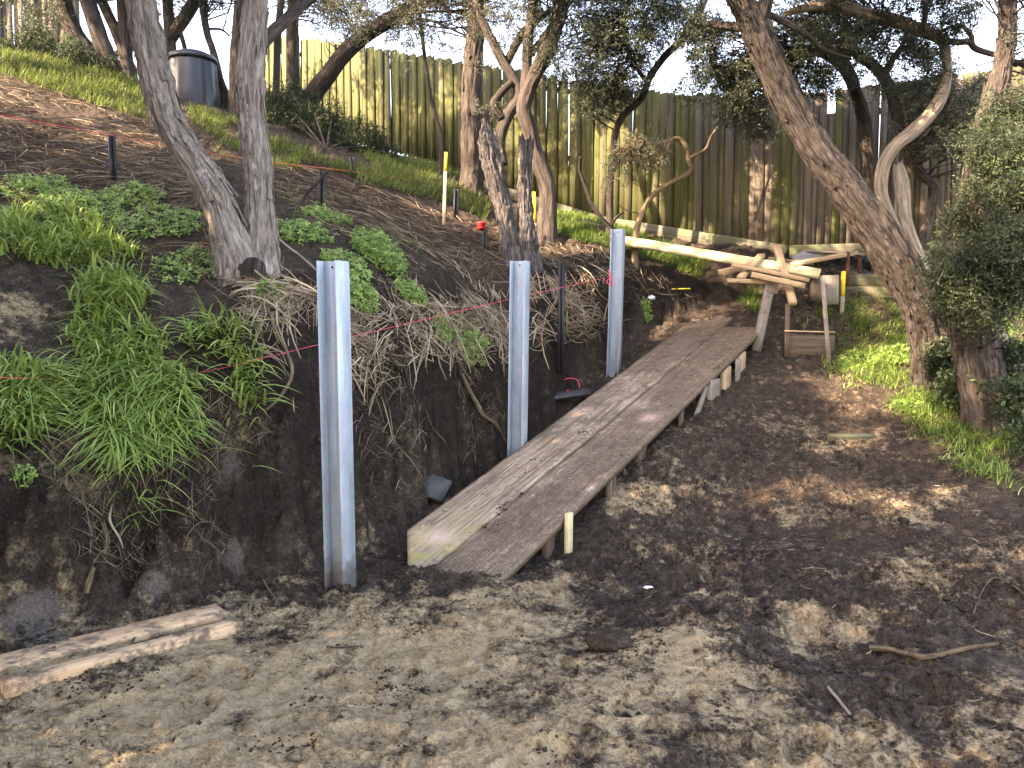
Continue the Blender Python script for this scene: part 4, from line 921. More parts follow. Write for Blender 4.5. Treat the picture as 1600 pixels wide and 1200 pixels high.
simple([(466, 222, 36), (482, 160, 32), (512, 118, 28), (545, 76, 26), (590, 42, 25), (640, 12, 22), (672, -12, 20)], (12.8, 12.6), M['bark_brown'], "grey trunk slanting up to the right from the dark shrub", nr=24, rough=.010, blobs_=[B(600, 10, 12.6, 55, .6), B(540, 30, 12.7, 50, .5), B(660, 30, 12.6, 50, .5), B(700, -40, 12.5, 80, .9), B(500, 15, 12.8, 40, .4), B(630, 90, 12.6, 25, .3)], n=1300, leaf='leaf_grey', seed=36, ntw=120)
shade_canopy(THILL, [((-7.0, 14.8, 8.6), .6), ((-5.6, 13.9, 8.5), .65), ((-4.6, 13.3, 8.3), .6), ((-8.4, 11.6, 8.6), .9), ((-6.6, 11.0, 8.0), .8)], 420, 55)
simple([(690, 262, 9), (689, 225, 8), (687, 202, 6), (676, 165, 6), (668, 120, 6), (660, 60, 6), (654, 0, 6), (652, -20, 6)], (12.2, 12.0), M['bark_dark'], "thin dark stem curving down in front of the green fence", nr=8, rough=0)
# leaves that hang into view along the top
def shrub(blobs_, n, mat, label, seed, base, name="shrub", leaf=(.045, .012)):
    q = hit(*base) if len(base) == 2 else P(*base); r = empty(name, q, label, "shrub"); ls_ = []
    for b in blobs_:
        ls_.append((np.array([q, (q + b[0]) / 2 + [0, 0, .05], b[0]]), np.array([.02, .012, .006])))
        V, Q, T, bk = sweep(ls_[-1][0], ls_[-1][1], 6, 10); mk("stem", V, [Q, T], M['bark_dark'], r, True, {"bark": bk})
    crown(r, blobs_, n, mat, ls_, seed=seed, name="foliage", leaf=leaf, droop=-.1, ntw=60); return r
shrub([B(450, 190, 12.4, 42), B(500, 205, 12.2, 45), B(560, 222, 12.0, 40), B(440, 160, 12.6, 30), B(520, 180, 12.4, 25, .6), B(605, 235, 12.2, 22, .8), B(480, 150, 12.6, 25, .5)], 2600, M['leaf_bush'], "low dark spreading shrub at the foot of the green fence", 41, (510, 235))
shrub([B(60, 62, 11.9, 25), B(120, 88, 11.6, 24), B(30, 75, 11.7, 22), B(90, 75, 11.8, 22), B(160, 105, 11.6, 20, .7)], 800, M['leaf_bush'], "scrubby green growth below the old hill fence", 42, (80, 95))
shrub([B(1470, 560, 7.7, 22), B(1490, 600, 7.3, 24), B(1590, 620, 6.6, 34), B(1580, 560, 7.0, 30), B(1600, 680, 6.2, 24, .7)], 700, M['leaf_bush'], "green undergrowth around the broad tree at the right edge", 43, (1585, 660), leaf=(.05, .018))
# shade trees on the left and behind the camera (out of frame; they keep the cut in shade)
def shade_tree(x, y, h, r, n, label, seed):
    z = H(x, y); t = empty("tree", (x, y, z), label, "tree", "shade trees beside the cut"); g = np.random.default_rng(seed)
    p = np.array([(x, y, z - .2), (x + .1, y, z + h * .35), (x - .1, y + .15, z + h * .7), (x, y, z + h)]); rad = np.array([.24, .19, .14, .06])
    V, Q, T, b = sweep(p, rad, 20, 50, .012, 12, True, .08, seed); mk("trunk", V, [Q, T], M['bark_brown'], t, True, {"bark": b})
    bl = []; ls_ = [(p, rad)]
    for i in range(9):
        a = g.uniform(0, 2 * pi); c = np.array([x + cos(a) * r * g.uniform(.3, .8), y + sin(a) * r * g.uniform(.3, .8), z + h * g.uniform(.38, 1.1)]); bl.append((c, r * g.uniform(.35, .6), 1))
        s = p[1] + (p[3] - p[1]) * g.uniform(.1, .8); V, Q, T, b = sweep([s, (s + c) / 2 + [0, 0, .2], c], [.07, .05, .02], 8, 16, .004, 14, True, .1, seed + i); mk("limb", V, [Q, T], M['bark_brown'], t, True, {"bark": b})
    V, Q, ti, *_ = foliage(bl, n, leaf=(.17, .075), k=10, spr=.5, seed=seed, clump=7); mk("crown", V, Q, M['leaf_dark'], t, False, {"tint": ti})

# ------------------------------------------------------------------ grass, herbs, straw
def blades(p, nrm, L, W, seed, bend=(.3, 1.1), spread=.5, m=4, down=0.0, tint=(.5, .2)):
    g = np.random.default_rng(seed); n = len(p)
    up = nrm * .45 + np.array([0, 0, .75]); az = g.uniform(0, 2 * pi, n); hz = np.stack([np.cos(az), np.sin(az), np.zeros(n)], 1)
    hz = hz + nrm * [1, 1, 0] * 1.3; hz /= np.linalg.norm(hz, axis=1)[:, None] + 1e-6
    d = up + hz * g.uniform(0, spread, n)[:, None]; d /= np.linalg.norm(d, axis=1)[:, None]
    L = L[0] + (L[1] - L[0]) * g.beta(2, 2.5, n); W = W[0] + (W[1] - W[0]) * g.random(n); bd = g.uniform(*bend, n) + down
    sd = np.cross(d, hz); sd /= np.linalg.norm(sd, axis=1)[:, None] + 1e-6
    V = np.zeros((n, 2 * m + 1, 3)); 
    for j in range(m + 1):
        t = j / m
        c = p + d * (L * t * (1 - .12 * bd * t))[:, None] + hz * (L * bd * .55 * t * t)[:, None] - np.array([0, 0, 1]) * (L * bd * .55 * t ** 2.3)[:, None] - nrm * .01
        w = W * (1 - t) ** .55 * (.75 + .9 * t * (1 - t)) * .5
        if j < m: V[:, 2 * j] = c - sd * w[:, None]; V[:, 2 * j + 1] = c + sd * w[:, None]
        else: V[:, 2 * m] = c
    o = np.arange(n)[:, None] * (2 * m + 1)
    Q = np.concatenate([np.stack([o + 2 * j, o + 2 * j + 1, o + 2 * j + 3, o + 2 * j + 2], 2).reshape(-1, 4) for j in range(m - 1)])
    T = np.stack([o + 2 * m - 2, o + 2 * m - 1, o + 2 * m], 2).reshape(-1, 3)
    ti = np.clip(tint[0] + tint[1] * g.normal(size=n), 0, 1)
    return V.reshape(-1, 3), Q, T, np.repeat(ti, 2 * m + 1)
def tufts(cp, per, r, seed):
    g = np.random.default_rng(seed); q = np.repeat(cp, per, 0); q = q + g.normal(size=q.shape) * [r, r, 0]
    q[:, 2] = hq(q[:, 0], q[:, 1]); return q
def grass(name, specs, mat, label):
    A = Acc()
    for p, kw in specs:
        if len(p) == 0: continue
        V, Q, T, ti = blades(p, gnormal(p), **kw); A.add(V, Q, T, tint=ti)
    return tag(A.build(name, mat), label, "grass", kind="stuff")
LUSH = [[(0, 350), (60, 325), (140, 340), (210, 400), (190, 440), (110, 445), (50, 430), (0, 440)],
        [(80, 440), (200, 425), (230, 470), (300, 500), (370, 520), (400, 590), (390, 640), (350, 590), (320, 615), (270, 640), (215, 720), (180, 700), (130, 640), (90, 640), (70, 590), (60, 520)],
        [(0, 570), (60, 575), (90, 610), (70, 660), (20, 700), (0, 690)], [(330, 560), (395, 590), (395, 660), (360, 650), (340, 600)]]
c1 = scatter(26000, LUSH, (-4.2, -.9), (3.4, 6.6), (2.1, .08), 1)
p1 = tufts(c1[:360], 11, .05, 2)
c1b = scatter(9000, [[(150, 560), (300, 600), (330, 640), (220, 740), (180, 720), (120, 640)], [(0, 610), (80, 600), (70, 670), (0, 700)]], (-3.6, -1.2), (3.6, 5.4), None, 3)
p1b = tufts(c1b[:120], 10, .05, 4)
grass("lush_grass", [(p1, dict(L=(.12, .38), W=(.012, .028), seed=5, bend=(.35, 1.3), spread=.7, m=5, tint=(.5, .26))),
                     (p1b, dict(L=(.18, .42), W=(.009, .020), seed=6, bend=(.9, 1.7), spread=.7, m=5, tint=(.45, .2)))], M['grass'], "long fresh green grass hanging over the cut bank at the left")
FARG = [[(0, 62), (120, 95), (215, 130), (230, 190), (130, 160), (0, 118)], [(290, 165), (365, 165), (375, 240), (300, 195)], [(420, 215), (520, 255), (600, 272), (720, 292), (770, 318), (760, 345), (690, 315), (560, 288), (425, 258)], [(560, 240), (720, 262), (730, 300), (600, 275)]]
MIDG = [[(860, 325), (960, 352), (1010, 372), (1110, 402), (1190, 450), (1185, 492), (1110, 448), (1040, 415), (940, 385), (870, 370)], [(1240, 470), (1300, 480), (1300, 500), (1230, 490)]]
RIGHTG = [[(1300, 470), (1390, 462), (1440, 500), (1460, 600), (1400, 620), (1330, 595), (1310, 540), (1290, 520)], [(1380, 600), (1470, 600), (1500, 650), (1600, 700), (1600, 770), (1530, 740), (1480, 720), (1410, 650)], [(1560, 430), (1600, 430), (1600, 690), (1565, 680)], [(1240, 490), (1290, 525), (1280, 535), (1230, 505)]]
f1 = scatter(150000, FARG, (-9, 1), (8, 16), (.8, -.15), 7); f2 = scatter(90000, MIDG, (0, 5), (9, 13), (1.2, -.3), 8); f3 = scatter(70000, RIGHTG, (2.4, 7.5), (5.2, 11), (1.3, -.12), 9)
sp = scatter(30000, [[(250, 200), (420, 230), (560, 300), (500, 330), (380, 300)], [(380, 300), (500, 330), (640, 350), (700, 400), (520, 400), (440, 380)], [(0, 280), (200, 300), (330, 380), (300, 440), (150, 380)]], (-6, 1), (5, 12), (1.1, .25), 10)
grass("hill_grass", [(f1[:26000], dict(L=(.06, .26), W=(.006, .014), seed=11, bend=(.2, 1.0), spread=.6, m=3, tint=(.5, .25))), (sp[:2500], dict(L=(.05, .2), W=(.005, .010), seed=12, bend=(.3, 1.2), spread=.9, m=3, tint=(.5, .25)))], M['grass_far'], "bright short grass on the hillside below the fence")
grass("fence_grass", [(f2[:12000], dict(L=(.06, .22), W=(.005, .011), seed=13, bend=(.2, 1.0), spread=.6, m=3, tint=(.12, .2)))], M['grass'], "green grass along the foot of the fence behind the ramp")
f3t = tufts(f3[:900], 9, .05, 14)
loose = tufts(scatter(5000, [[(1330, 600), (1420, 660), (1480, 730), (1600, 780), (1600, 700), (1480, 640)], [(1280, 560), (1330, 640), (1380, 640), (1330, 560)]], (2, 7), (5, 9.5), (1.5, .1), 15)[:150], 5, .04, 16)
grass("bank_grass", [(f3t, dict(L=(.06, .24), W=(.006, .012), seed=17, bend=(.3, 1.2), spread=.8, m=4, tint=(.18, .2))), (loose, dict(L=(.08, .25), W=(.005, .010), seed=18, bend=(.6, 1.5), spread=1.0, m=4, tint=(.6, .25)))], M['grass'], "patchy green grass around the leaning trunk at the right")

def herb_leaves(p, nrm, n, R, hgt, ls, seed):
    """small three-lobed leaves on thin stalks around each clump centre"""
    g = np.random.default_rng(seed); c = np.repeat(p, n, 0); nn = np.repeat(nrm, n, 0); N_ = len(c)
    a = g.uniform(0, 2 * pi, N_); r = R * np.sqrt(g.random(N_)); t1 = np.cross(nn, [0, 1, 0]); t1 /= np.linalg.norm(t1, axis=1)[:, None]; t2 = np.cross(nn, t1); q = c + t1 * (np.cos(a) * r)[:, None] + t2 * (np.sin(a) * r)[:, None]; q[:, 2] = np.maximum(q[:, 2], np.minimum(hq(q[:, 0], q[:, 1]), q[:, 2] + .12))
    q = q + (nn * .4 + [0, 0, .6]) * (hgt * g.uniform(.15, 1.0, N_) * (1.15 - r / R * .6))[:, None]
    up = nn * .5 + g.normal(size=(N_, 3)) * .45 + [0, -.25, .5]; up /= np.linalg.norm(up, axis=1)[:, None]
    t = np.cross(up, g.normal(size=(N_, 3))); t /= np.linalg.norm(t, axis=1)[:, None]; b = np.cross(up, t)
    s = ls * g.uniform(.6, 1.4, N_); V = []; 
    for k in range(3):
        an = k * 2 * pi / 3; e = t * cos(an) + b * sin(an); f = -t * sin(an) + b * cos(an)
        z = up * -.12
        V += [q, q + (e * .55 + f * .34) * s[:, None], q + (e * 1.0 + z) * s[:, None], q + (e * .55 - f * .34) * s[:, None]]
    V = np.stack(V, 1).reshape(-1, 3); Q = np.arange(len(V)).reshape(-1, 4)
    ti = np.repeat(np.clip(.5 + .22 * g.normal(size=N_), 0, 1), 12); return V, Q, ti, q, c
def herb(px, py, R, hgt, n, label, seed, ls=.026, mat='herb'):
    q = hit(px, py); V, Q, ti, tips, c = herb_leaves(q[None], gnormal(q[None]), n, R, hgt, ls, seed)
    r = empty("weed_clump", q, label, "weed", "leafy weeds on the bank"); mk("leaves", V, Q, M[mat], r, False, {"tint": ti})
    e = np.random.default_rng(seed).choice(len(tips), min(60, len(tips)), replace=False); A = Acc()
    for i in e:
        b0 = q + (tips[i] - q) * [.6, .6, 0]; b0[2] = H(b0[0], b0[1]) - .01
        v, qd, t, bk = sweep([b0, (b0 + tips[i]) / 2 + [0, 0, .01], tips[i]], [.002, .0016, .001], 4, 5, 0, cap=False); A.add(v, qd, tint=np.full(len(v), .35))
    A.build("stalks", M[mat], r); return r
HERBS = [(590, 408, .30, .26, 620, "largest bright weed clump, between the first and second posts"), (540, 420, .22, .12, 260, "low weed clump just above the nearest post's top"), (562, 470, .16, .16, 220, "weed clump hanging just right of the nearest post's top"),
         (640, 468, .18, .14, 240, "weed clump on the crest right below the largest bright one"), (735, 545, .20, .12, 240, "weed clump hanging on the dark bank left of the middle post"), (690, 520, .14, .12, 150, "small weed clump dangling halfway down the bank, beside the string"),
         (470, 370, .28, .12, 260, "pale low weeds right of the two-stemmed tree"), (510, 345, .25, .12, 200, "low weeds around the picket with the leaning green stalk"), (420, 460, .12, .10, 90, "weed sprig under the roots of the two-stemmed tree"),
         (120, 330, .36, .12, 360, "clover-like weeds on the slope left of the short picket"), (60, 300, .30, .10, 260, "clover-like weeds at the left edge above the lush grass"), (250, 350, .34, .10, 300, "clover-like weeds left of the two-stemmed tree"), (300, 420, .28, .09, 240, "clover-like weeds below the leaning stem"),
         (210, 310, .26, .10, 200, "clover-like weeds around the foot of the short picket"), (1010, 492, .10, .06, 60, "single small green plant right of the farthest post"), (1340, 570, .22, .10, 160, "weeds on the slope left of the leaning trunk's foot"), (1400, 560, .24, .12, 200, "weeds close to the leaning trunk's foot"),
         (1420, 640, .18, .08, 120, "weeds between the leaning trunk and the broad tree"), (35, 745, .06, .05, 14, "tiny seedling on the bare bank at the left edge")]
for i, (px, py, R, hg, n, lb) in enumerate(HERBS): herb(px, py, R, hg, int(n * 1.7), lb, 100 + i, ls=.021 if py > 380 else .025)

def stalks(p, nrm, L, W, seed, lie=.2, hang=.0, tint=(.5, .25), curl=.5):
    """dry stalks lying on the ground or hanging down the bank: thin curved ribbons"""
    g = np.random.default_rng(seed); n = len(p); m = 4
    az = g.uniform(0, 2 * pi, n); h = np.stack([np.cos(az), np.sin(az), np.zeros(n)], 1)
    dn = nrm * [1, 1, 0]; dn = dn / (np.linalg.norm(dn, axis=1)[:, None] + 1e-6)
    h = h + dn * hang; h = h - nrm * (h * nrm).sum(1)[:, None]; h /= np.linalg.norm(h, axis=1)[:, None] + 1e-6
    L = L[0] + (L[1] - L[0]) * g.beta(1.5, 3, n); W = g.uniform(*W, n); lift = np.abs(g.normal(size=n)) * lie
    side = np.cross(h, nrm); cv = g.normal(size=n) * curl
    V = np.zeros((n, 2 * (m + 1), 3))
    for j in range(m + 1):
        t = j / m - .5
        c = p + h * (L * t)[:, None] + side * (cv * L * (t * t - .1))[:, None] + nrm * (.012 + lift * L * (t + .5) * (1 - .7 * (t + .5)))[:, None] - np.array([0, 0, 1]) * (hang * .25 * L * (t + .5) ** 2)[:, None]
        w = side * .7 + nrm * .7 * np.sign(cv)[:, None]; ww = (W * (.5 if j in (0, m) else 1) * .5)[:, None]
        V[:, 2 * j] = c - w * ww; V[:, 2 * j + 1] = c + w * ww
    o = np.arange(n)[:, None] * (2 * m + 2)
    Q = np.concatenate([np.stack([o + 2 * j, o + 2 * j + 1, o + 2 * j + 3, o + 2 * j + 2], 2).reshape(-1, 4) for j in range(m)])
    return V.reshape(-1, 3), Q, np.repeat(np.clip(tint[0] + tint[1] * g.normal(size=n), 0, 1), 2 * m + 2)
STRAW = [[(0, 118), (120, 155), (230, 190), (280, 230), (330, 330), (200, 330), (100, 300), (0, 310)], [(420, 240), (520, 280), (640, 310), (760, 350), (900, 380), (1060, 440), (1080, 470), (950, 480), (830, 430), (760, 450), (700, 420), (600, 400), (500, 360), (430, 300)],
         [(300, 330), (430, 400), (520, 430), (620, 440), (760, 450), (790, 480), (780, 530), (700, 540), (620, 560), (560, 560), (480, 520), (400, 470), (330, 440), (260, 380)]]
s1 = scatter(160000, STRAW, (-7, 3), (4.8, 13), (1.0, -.35), 20)
s2 = scatter(60000, [[(380, 440), (500, 450), (560, 480), (640, 480), (760, 470), (800, 500), (795, 560), (740, 560), (640, 560), (600, 600), (520, 590), (450, 580), (400, 540)], [(820, 440), (940, 420), (950, 520), (830, 540)]], (-2, 1.8), (5, 10), (1.8, -.1), 21)
s3 = scatter(60000, [[(60, 640), (400, 600), (500, 560), (800, 560), (780, 700), (620, 800), (500, 880), (200, 900), (100, 850)]], (-3, .6), (3.6, 8), (1.2, -.1), 22)
s4 = scatter(60000, [[(1000, 700), (1250, 560), (1600, 700), (1600, 1200), (1000, 1200)], [(400, 940), (1000, 940), (1000, 1200), (400, 1200)]], (-1.5, 6), (2.4, 9), None, 23)
A = Acc()
for p, L, W, lie, hang, sd, ti, cu in ((s1[:5200], (.08, .6), (.003, .008), .22, .3, 1, (.36, .28), .6), (s2[:2700], (.10, .65), (.004, .012), .38, .9, 2, (.68, .27), .6), (s3[:1900], (.04, .30), (.0018, .004), .2, 1.3, 3, (.42, .25), .8), (s4[:330], (.03, .16), (.002, .005), .15, 0, 4, (.5, .28), .9)):
    V, Q, t = stalks(p, gnormal(p), L, W, sd, lie, hang, ti, cu); A.add(V, Q, tint=t)
tag(A.build("dry_straw", M['straw']), "dry straw and dead stalks littering the slope and bank", "straw", kind="stuff")
# strap leaves hanging dead from the crest
A = Acc()
for (px, py, n, sd) in ((400, 520, 26, 1), (545, 500, 40, 2), (575, 520, 40, 3), (735, 440, 26, 4), (650, 450, 24, 5), (680, 540, 14, 6), (780, 470, 24, 7)):
    q = hit(px, py); g = np.random.default_rng(sd); pp_ = q + g.normal(size=(n, 3)) * [.10, .05, 0]; pp_[:, 2] = hq(pp_[:, 0], pp_[:, 1])
    V, Q, t = stalks(pp_, gnormal(pp_), (.2, .5), (.006, .014), sd + 50, .12, 2.5, (.75, .2), .2); A.add(V, Q, tint=t)
tag(A.build("dead_leaves", M['straw']), "pale dead strap leaves hanging over the dark bank", "leaf litter", kind="stuff")

# ------------------------------------------------------------------ clods and crumbs
def rocks(p, r, seed):
    g = np.random.default_rng(seed); n = len(p)
    b = np.array([(1, 0, 0), (-1, 0, 0), (0, 1, 0), (0, -1, 0), (0, 0, 1), (0, 0, -1)], float)
    e = [(0, 2), (0, 3), (0, 4), (0, 5), (1, 2), (1, 3), (1, 4), (1, 5), (2, 4), (2, 5), (3, 4), (3, 5)]
    md = np.array([(b[i] + b[j]) / np.sqrt(2) for i, j in e]); v = np.vstack([b, md]); key = {tuple(sorted(x)): 6 + k for k, x in enumerate(e)}
    T = []
    for (i, j, k) in [(0, 2, 4), (2, 1, 4), (1, 3, 4), (3, 0, 4), (2, 0, 5), (1, 2, 5), (3, 1, 5), (0, 3, 5)]:
        a, c, d = key[tuple(sorted((i, j)))], key[tuple(sorted((j, k)))], key[tuple(sorted((i, k)))]; T += [(i, a, d), (a, j, c), (d, c, k), (a, c, d)]
    T = np.array(T); m = len(v)
    V = v[None] * (r[:, None, None] * g.uniform(.55, 1.3, (n, m, 1))) * g.uniform(.6, 1.25, (n, 1, 3))
    an = g.uniform(0, 2 * pi, n); c, s = np.cos(an)[:, None], np.sin(an)[:, None]
    V = np.stack([V[..., 0] * c - V[..., 1] * s, V[..., 0] * s + V[..., 1] * c, V[..., 2] * .75], -1) + p[:, None, :]
    return V.reshape(-1, 3), (T[None] + (np.arange(n) * m)[:, None, None]).reshape(-1, 3)
CLOD = [[(800, 960), (1010, 930), (1150, 1010), (1120, 1120), (950, 1180), (820, 1150), (800, 1050)], [(860, 760), (1300, 600), (1600, 800), (1600, 1200), (1150, 1200), (1000, 900)], [(400, 930), (640, 890), (700, 960), (420, 1010)], [(150, 1120), (330, 1090), (330, 1200), (150, 1200)], [(0, 800), (500, 800), (480, 930), (0, 1040)]]
k1 = scatter(44000, CLOD, (-3, 5), (2.2, 8), (2.2, .05), 30); k2 = scatter(30000, [[(0, 940), (1600, 700), (1600, 1200), (0, 1200)], [(0, 650), (480, 600), (800, 560), (800, 720), (480, 920), (0, 1010)]], (-3, 5), (2.2, 8), (3.0, .1), 31)
g = np.random.default_rng(32); kp = np.vstack([k1[:3800], k2[:2200]]); kr = .006 + .024 * g.beta(1, 4, len(kp)) + .022 * (g.random(len(kp)) > .985)
k3 = scatter(90000, [[(0, 1000), (500, 930), (900, 900), (1150, 1000), (1200, 1200), (0, 1200)]], (-3, 2.2), (2.2, 5.2), (2.6, .30), 34)[:1700]
n0 = len(kp); kp = np.vstack([kp, k3]); kr = np.concatenate([kr, .003 + .014 * g.beta(1, 4, len(k3))])
V, T = rocks(kp + np.array([0, 0, 1]) * (kr * .15)[:, None], kr, 33)
def sample_mask(x, y, z, lst): return blobs(lst, x, y, z)
ks = sample_mask(kp[:, 0], kp[:, 1], kp[:, 2], SANDB) * .8; ks[n0:] = -.4; kpal = sample_mask(kp[:, 0], kp[:, 1], kp[:, 2], PALEB) * .6
tag(mk("soil_clods", V, T, M['soil'], None, True, {"sand": np.repeat(ks, 18), "pale": np.repeat(kpal, 18)}), "crumbly clods of dark soil and sand strewn over the ground", "soil", kind="stuff")

# mud trodden onto the ramp
g = np.random.default_rng(36); al = np.stack([g.uniform(-.98, -.02, 5000), g.uniform(.1, 5.3, 5000)], 1)
al = al[fbm(al[:, 0] * 3.5, al[:, 1] * 2.2, 0.0, 3) + .35 * pn(al[:, 0] * 14, al[:, 1] * 14) > .30][:900]
mp = np.array([onramp(a_, l_, .004 - .012 * sin(l_ / 5.6 * pi)) for a_, l_ in al]); mr = .004 + .022 * g.beta(1, 5, len(mp))
V, T = rocks(mp, mr, 37); V = V - RN * (((V - np.repeat(mp, 18, 0)) @ RN) * .6)[:, None]
tag(mk("ramp_mud", V, T, M['soil'], None, True, {"sand": np.repeat(np.where(g.random(len(mp)) > .8, .5, -.2), 18), "pale": np.zeros(len(V))}), "crumbs and pats of mud trodden onto the ramp planks", "mud", kind="stuff")

# ------------------------------------------------------------------ roots and sticks
def stick(name, pix, w, mat, label, cat, Ys=None, lift=.02, rough=.003, group=None):
    if Ys is None:
        p = np.array([hit(*q) for q in pix]); p = p + gnormal(p) * lift
    else: p = spine([(a, b, 1) for a, b in pix], Ys)[0]
    r = np.array([x / 2 / F * np.linalg.norm(q - CAM) for x, q in zip(np.interp(np.linspace(0, 1, len(p)), np.linspace(0, 1, len(w)), w), p)])
    _seed[0] += 2.1; V, Q, T, b = sweep(p, r, 9, 14 * len(p), rough, 30, True, .25, _seed[0])
    loc = p[0]; return tag(mk(name, V, [Q, T], mat, None, True, {"bark": b}, loc=loc), label, cat, group)
stick("fallen_branch", [(1358, 1016), (1388, 1018), (1418, 1026), (1440, 1031), (1470, 1027), (1505, 1018), (1560, 1009)], (9, 7, 7, 5), M['root'], "bent bare branch lying on the dark soil at the lower right", "branch", lift=.012)
stick("stick", [(1294, 1078), (1310, 1098), (1328, 1121)], (5, 4), M['bark_pale'], "short straight pale stick left of the bent branch", "stick", lift=.012)
stick("exposed_root", [(412, 470), (428, 520), (448, 560), (452, 590), (430, 625), (412, 645)], (3.4, 4.8, 5.4, 2.7), M['root'], "long looping tan root hanging below the two-stemmed tree", "root", lift=.05)
stick("exposed_root", [(715, 585), (728, 610), (742, 635), (752, 650), (770, 665), (785, 690)], (5.4, 7.5, 5.4, 3.4), M['root'], "thick reddish root jutting from the bank left of the middle post", "root", lift=.04)
stick("exposed_root", [(600, 545), (612, 570), (625, 590)], (4.1, 5.4, 2.7), M['bark_brown'], "stubby dark root below the crest, right of the nearest post", "root", lift=.04)
stick("exposed_root", [(155, 820), (162, 845), (160, 868)], (5.4, 6.8, 4.1), M['root'], "broken orange-brown root stub on the left bank, upper of two", "root", lift=.05)
stick("exposed_root", [(148, 888), (140, 905), (134, 928)], (4.1, 7.5, 6.8), M['root'], "broken orange-brown root stub on the left bank, lower of two", "root", lift=.05)
stick("split_stick", [(170, 795), (166, 820), (178, 845), (187, 863)], (2.0, 4.1, 1.4), M['bark_pale'], "split pale stick standing off the left bank beside the root stub", "stick", lift=.09)
stick("thin_root", [(50, 670), (82, 720), (105, 745), (125, 780), (138, 830), (142, 870)], (2.0, 2.0, 1.4), M['root'], "long thin root trailing down the left bank", "root", lift=.04)
stick("thin_root", [(255, 778), (285, 795), (300, 815), (312, 845)], (1.4, 2.0, 1.4), M['root'], "thin root curving on the bank left of the nearest post", "root", lift=.03)
stick("thin_root", [(407, 902), (420, 925), (430, 938), (437, 952)], (2.0, 2.7, 2.0), M['root'], "short pale root near the nearest post's foot", "root", lift=.015)
stick("thin_root", [(605, 640), (616, 690), (640, 720), (655, 745)], (1.4, 2.0, 1.4), M['root'], "thin forked root right of the nearest post", "root", lift=.03)
stick("thin_root", [(660, 640), (672, 668), (690, 690), (704, 715)], (1.4, 1.4, 0.7), M['root'], "thin root trailing down the bank above the grey block", "root", lift=.03)
stick("dry_vine", [(885, 430), (905, 455), (925, 480), (930, 500), (905, 510), (880, 515)], (2.0, 2.7, 2.0), M['root'], "tangled tan stem behind the black picket before the farthest post", "stem", lift=.06)
stick("dry_vine", [(832, 545), (850, 528), (880, 515), (920, 510), (950, 505), (980, 500)], (1.4, 2.0, 2.0), M['root'], "tan stem arching left from the farthest post", "stem", lift=.05)
stick("dry_vine", [(395, 350), (420, 370), (450, 395), (480, 420), (500, 440)], (2.7, 4.1, 3.4), M['bark_pale'], "pale stripped stem lying right of the two-stemmed tree's foot", "stem", lift=.05)
stick("dry_vine", [(290, 415), (330, 440), (365, 450), (385, 435)], (2.0, 2.7, 2.0), M['root'], "curled tan stem left of the two-stemmed tree's foot", "stem", lift=.05)
stick("dry_vine", [(300, 425), (340, 460), (380, 480), (420, 470), (455, 475)], (2.0, 2.0, 1.4), M['root'], "thin tan stem crossing below the two-stemmed tree's foot", "stem", lift=.05)
stick("dry_vine", [(1520, 970), (1533, 935), (1550, 912), (1570, 915), (1605, 940)], (1.4, 2.0, 2.0), M['root'], "thin arched stem at the right edge of the dark soil", "stem", lift=.03)
stick("stick", [(690, 955), (705, 945), (728, 938)], (2.7, 2.0), M['bark_brown'], "short brown stick in front of the ramp's low end", "stick", lift=.008)
stick("stick", [(510, 1012), (530, 1014), (560, 1012)], (2.7, 2.0), M['bark_brown'], "small twig on the sand below the nearest post", "stick", lift=.008)
stick("leaning_reed", [(458, 345), (475, 310), (495, 285), (515, 265)], (3, 6, 4), M['bark_dark'], "dark green stalk leaning beside the picket right of the two-stemmed tree", "stalk", Ys=(8.0, 8.0))

# ------------------------------------------------------------------ pickets, stakes, strings
def picket(pt, pb, w, label, Y=None):
    b = hit(*pb) if Y is None else P(*pb, Y); t = P(*pt, b[1]); R = w / F * b[1]
    r = empty("star_picket", b, label, "picket", "black star pickets"); base = b - np.array([0, 0, .12])
    for k in range(3):
        a = radians(90 + 120 * k + 20); d = np.array([cos(a), sin(a), 0]); s = np.array([-sin(a), cos(a), 0]); V = []
        for c in (base, t):
            for u, v in ((.0005, -1), (R * .62, -1), (R * .62, 1), (.0005, 1)): V.append(c + d * u + s * v * R * .10)
        mk("fin", np.array(V), BOXQ, M['picket'], r)
    return r
picket((175, 211), (178, 284), 9, "black star picket left of the two-stemmed tree, string tied on")
picket((503, 268), (500, 327), 8, "black star picket beside the leaning green stalk")
picket((550, 246), (552, 272), 7, "short black star picket in the bright hill grass")
picket((713, 296), (711, 342), 7, "black star picket right of the tall yellow-tipped stake")
picket((757, 360), (757, 388), 6, "stubby black picket beside the red cap")
picket((877, 411), (875, 566), 9, "tall black star picket between the second and third posts", Y=8.65)
def stake(pt, pb, w, mat, label, tip=None, Y=None, cat="stake"):
    b = hit(*pb) if Y is None else P(*pb, Y); t = P(*pt, b[1]); W = w / F * b[1]; b = b - np.array([0, 0, .05])
    r = empty("timber_stake", b, label, cat, "survey stakes"); k = .0 if tip is None else tip
    m = t + (b - t) * k; sh = timber("stake_shaft", b, m, W, W * .7, mat, r, up=(0, 1, 0), seg=3)
    if tip: timber("painted_tip", m + (m - t) * -.002, t, W * 1.01, W * .72, M['yellow'], sh, up=(0, 1, 0), seg=2)
    return r
stake((697, 238), (693, 350), 4.6, M['treated'], "tall yellow-tipped stake on the slope left of the stumps", .25)
stake((834, 300), (836, 348), 5, M['treated'], "yellow stake showing between the right stump and the forked tree", .9, Y=9.9)
stake((1318, 424), (1315, 488), 6, M['grey_timber'], "yellow-topped stake right of the timber pile", .55)
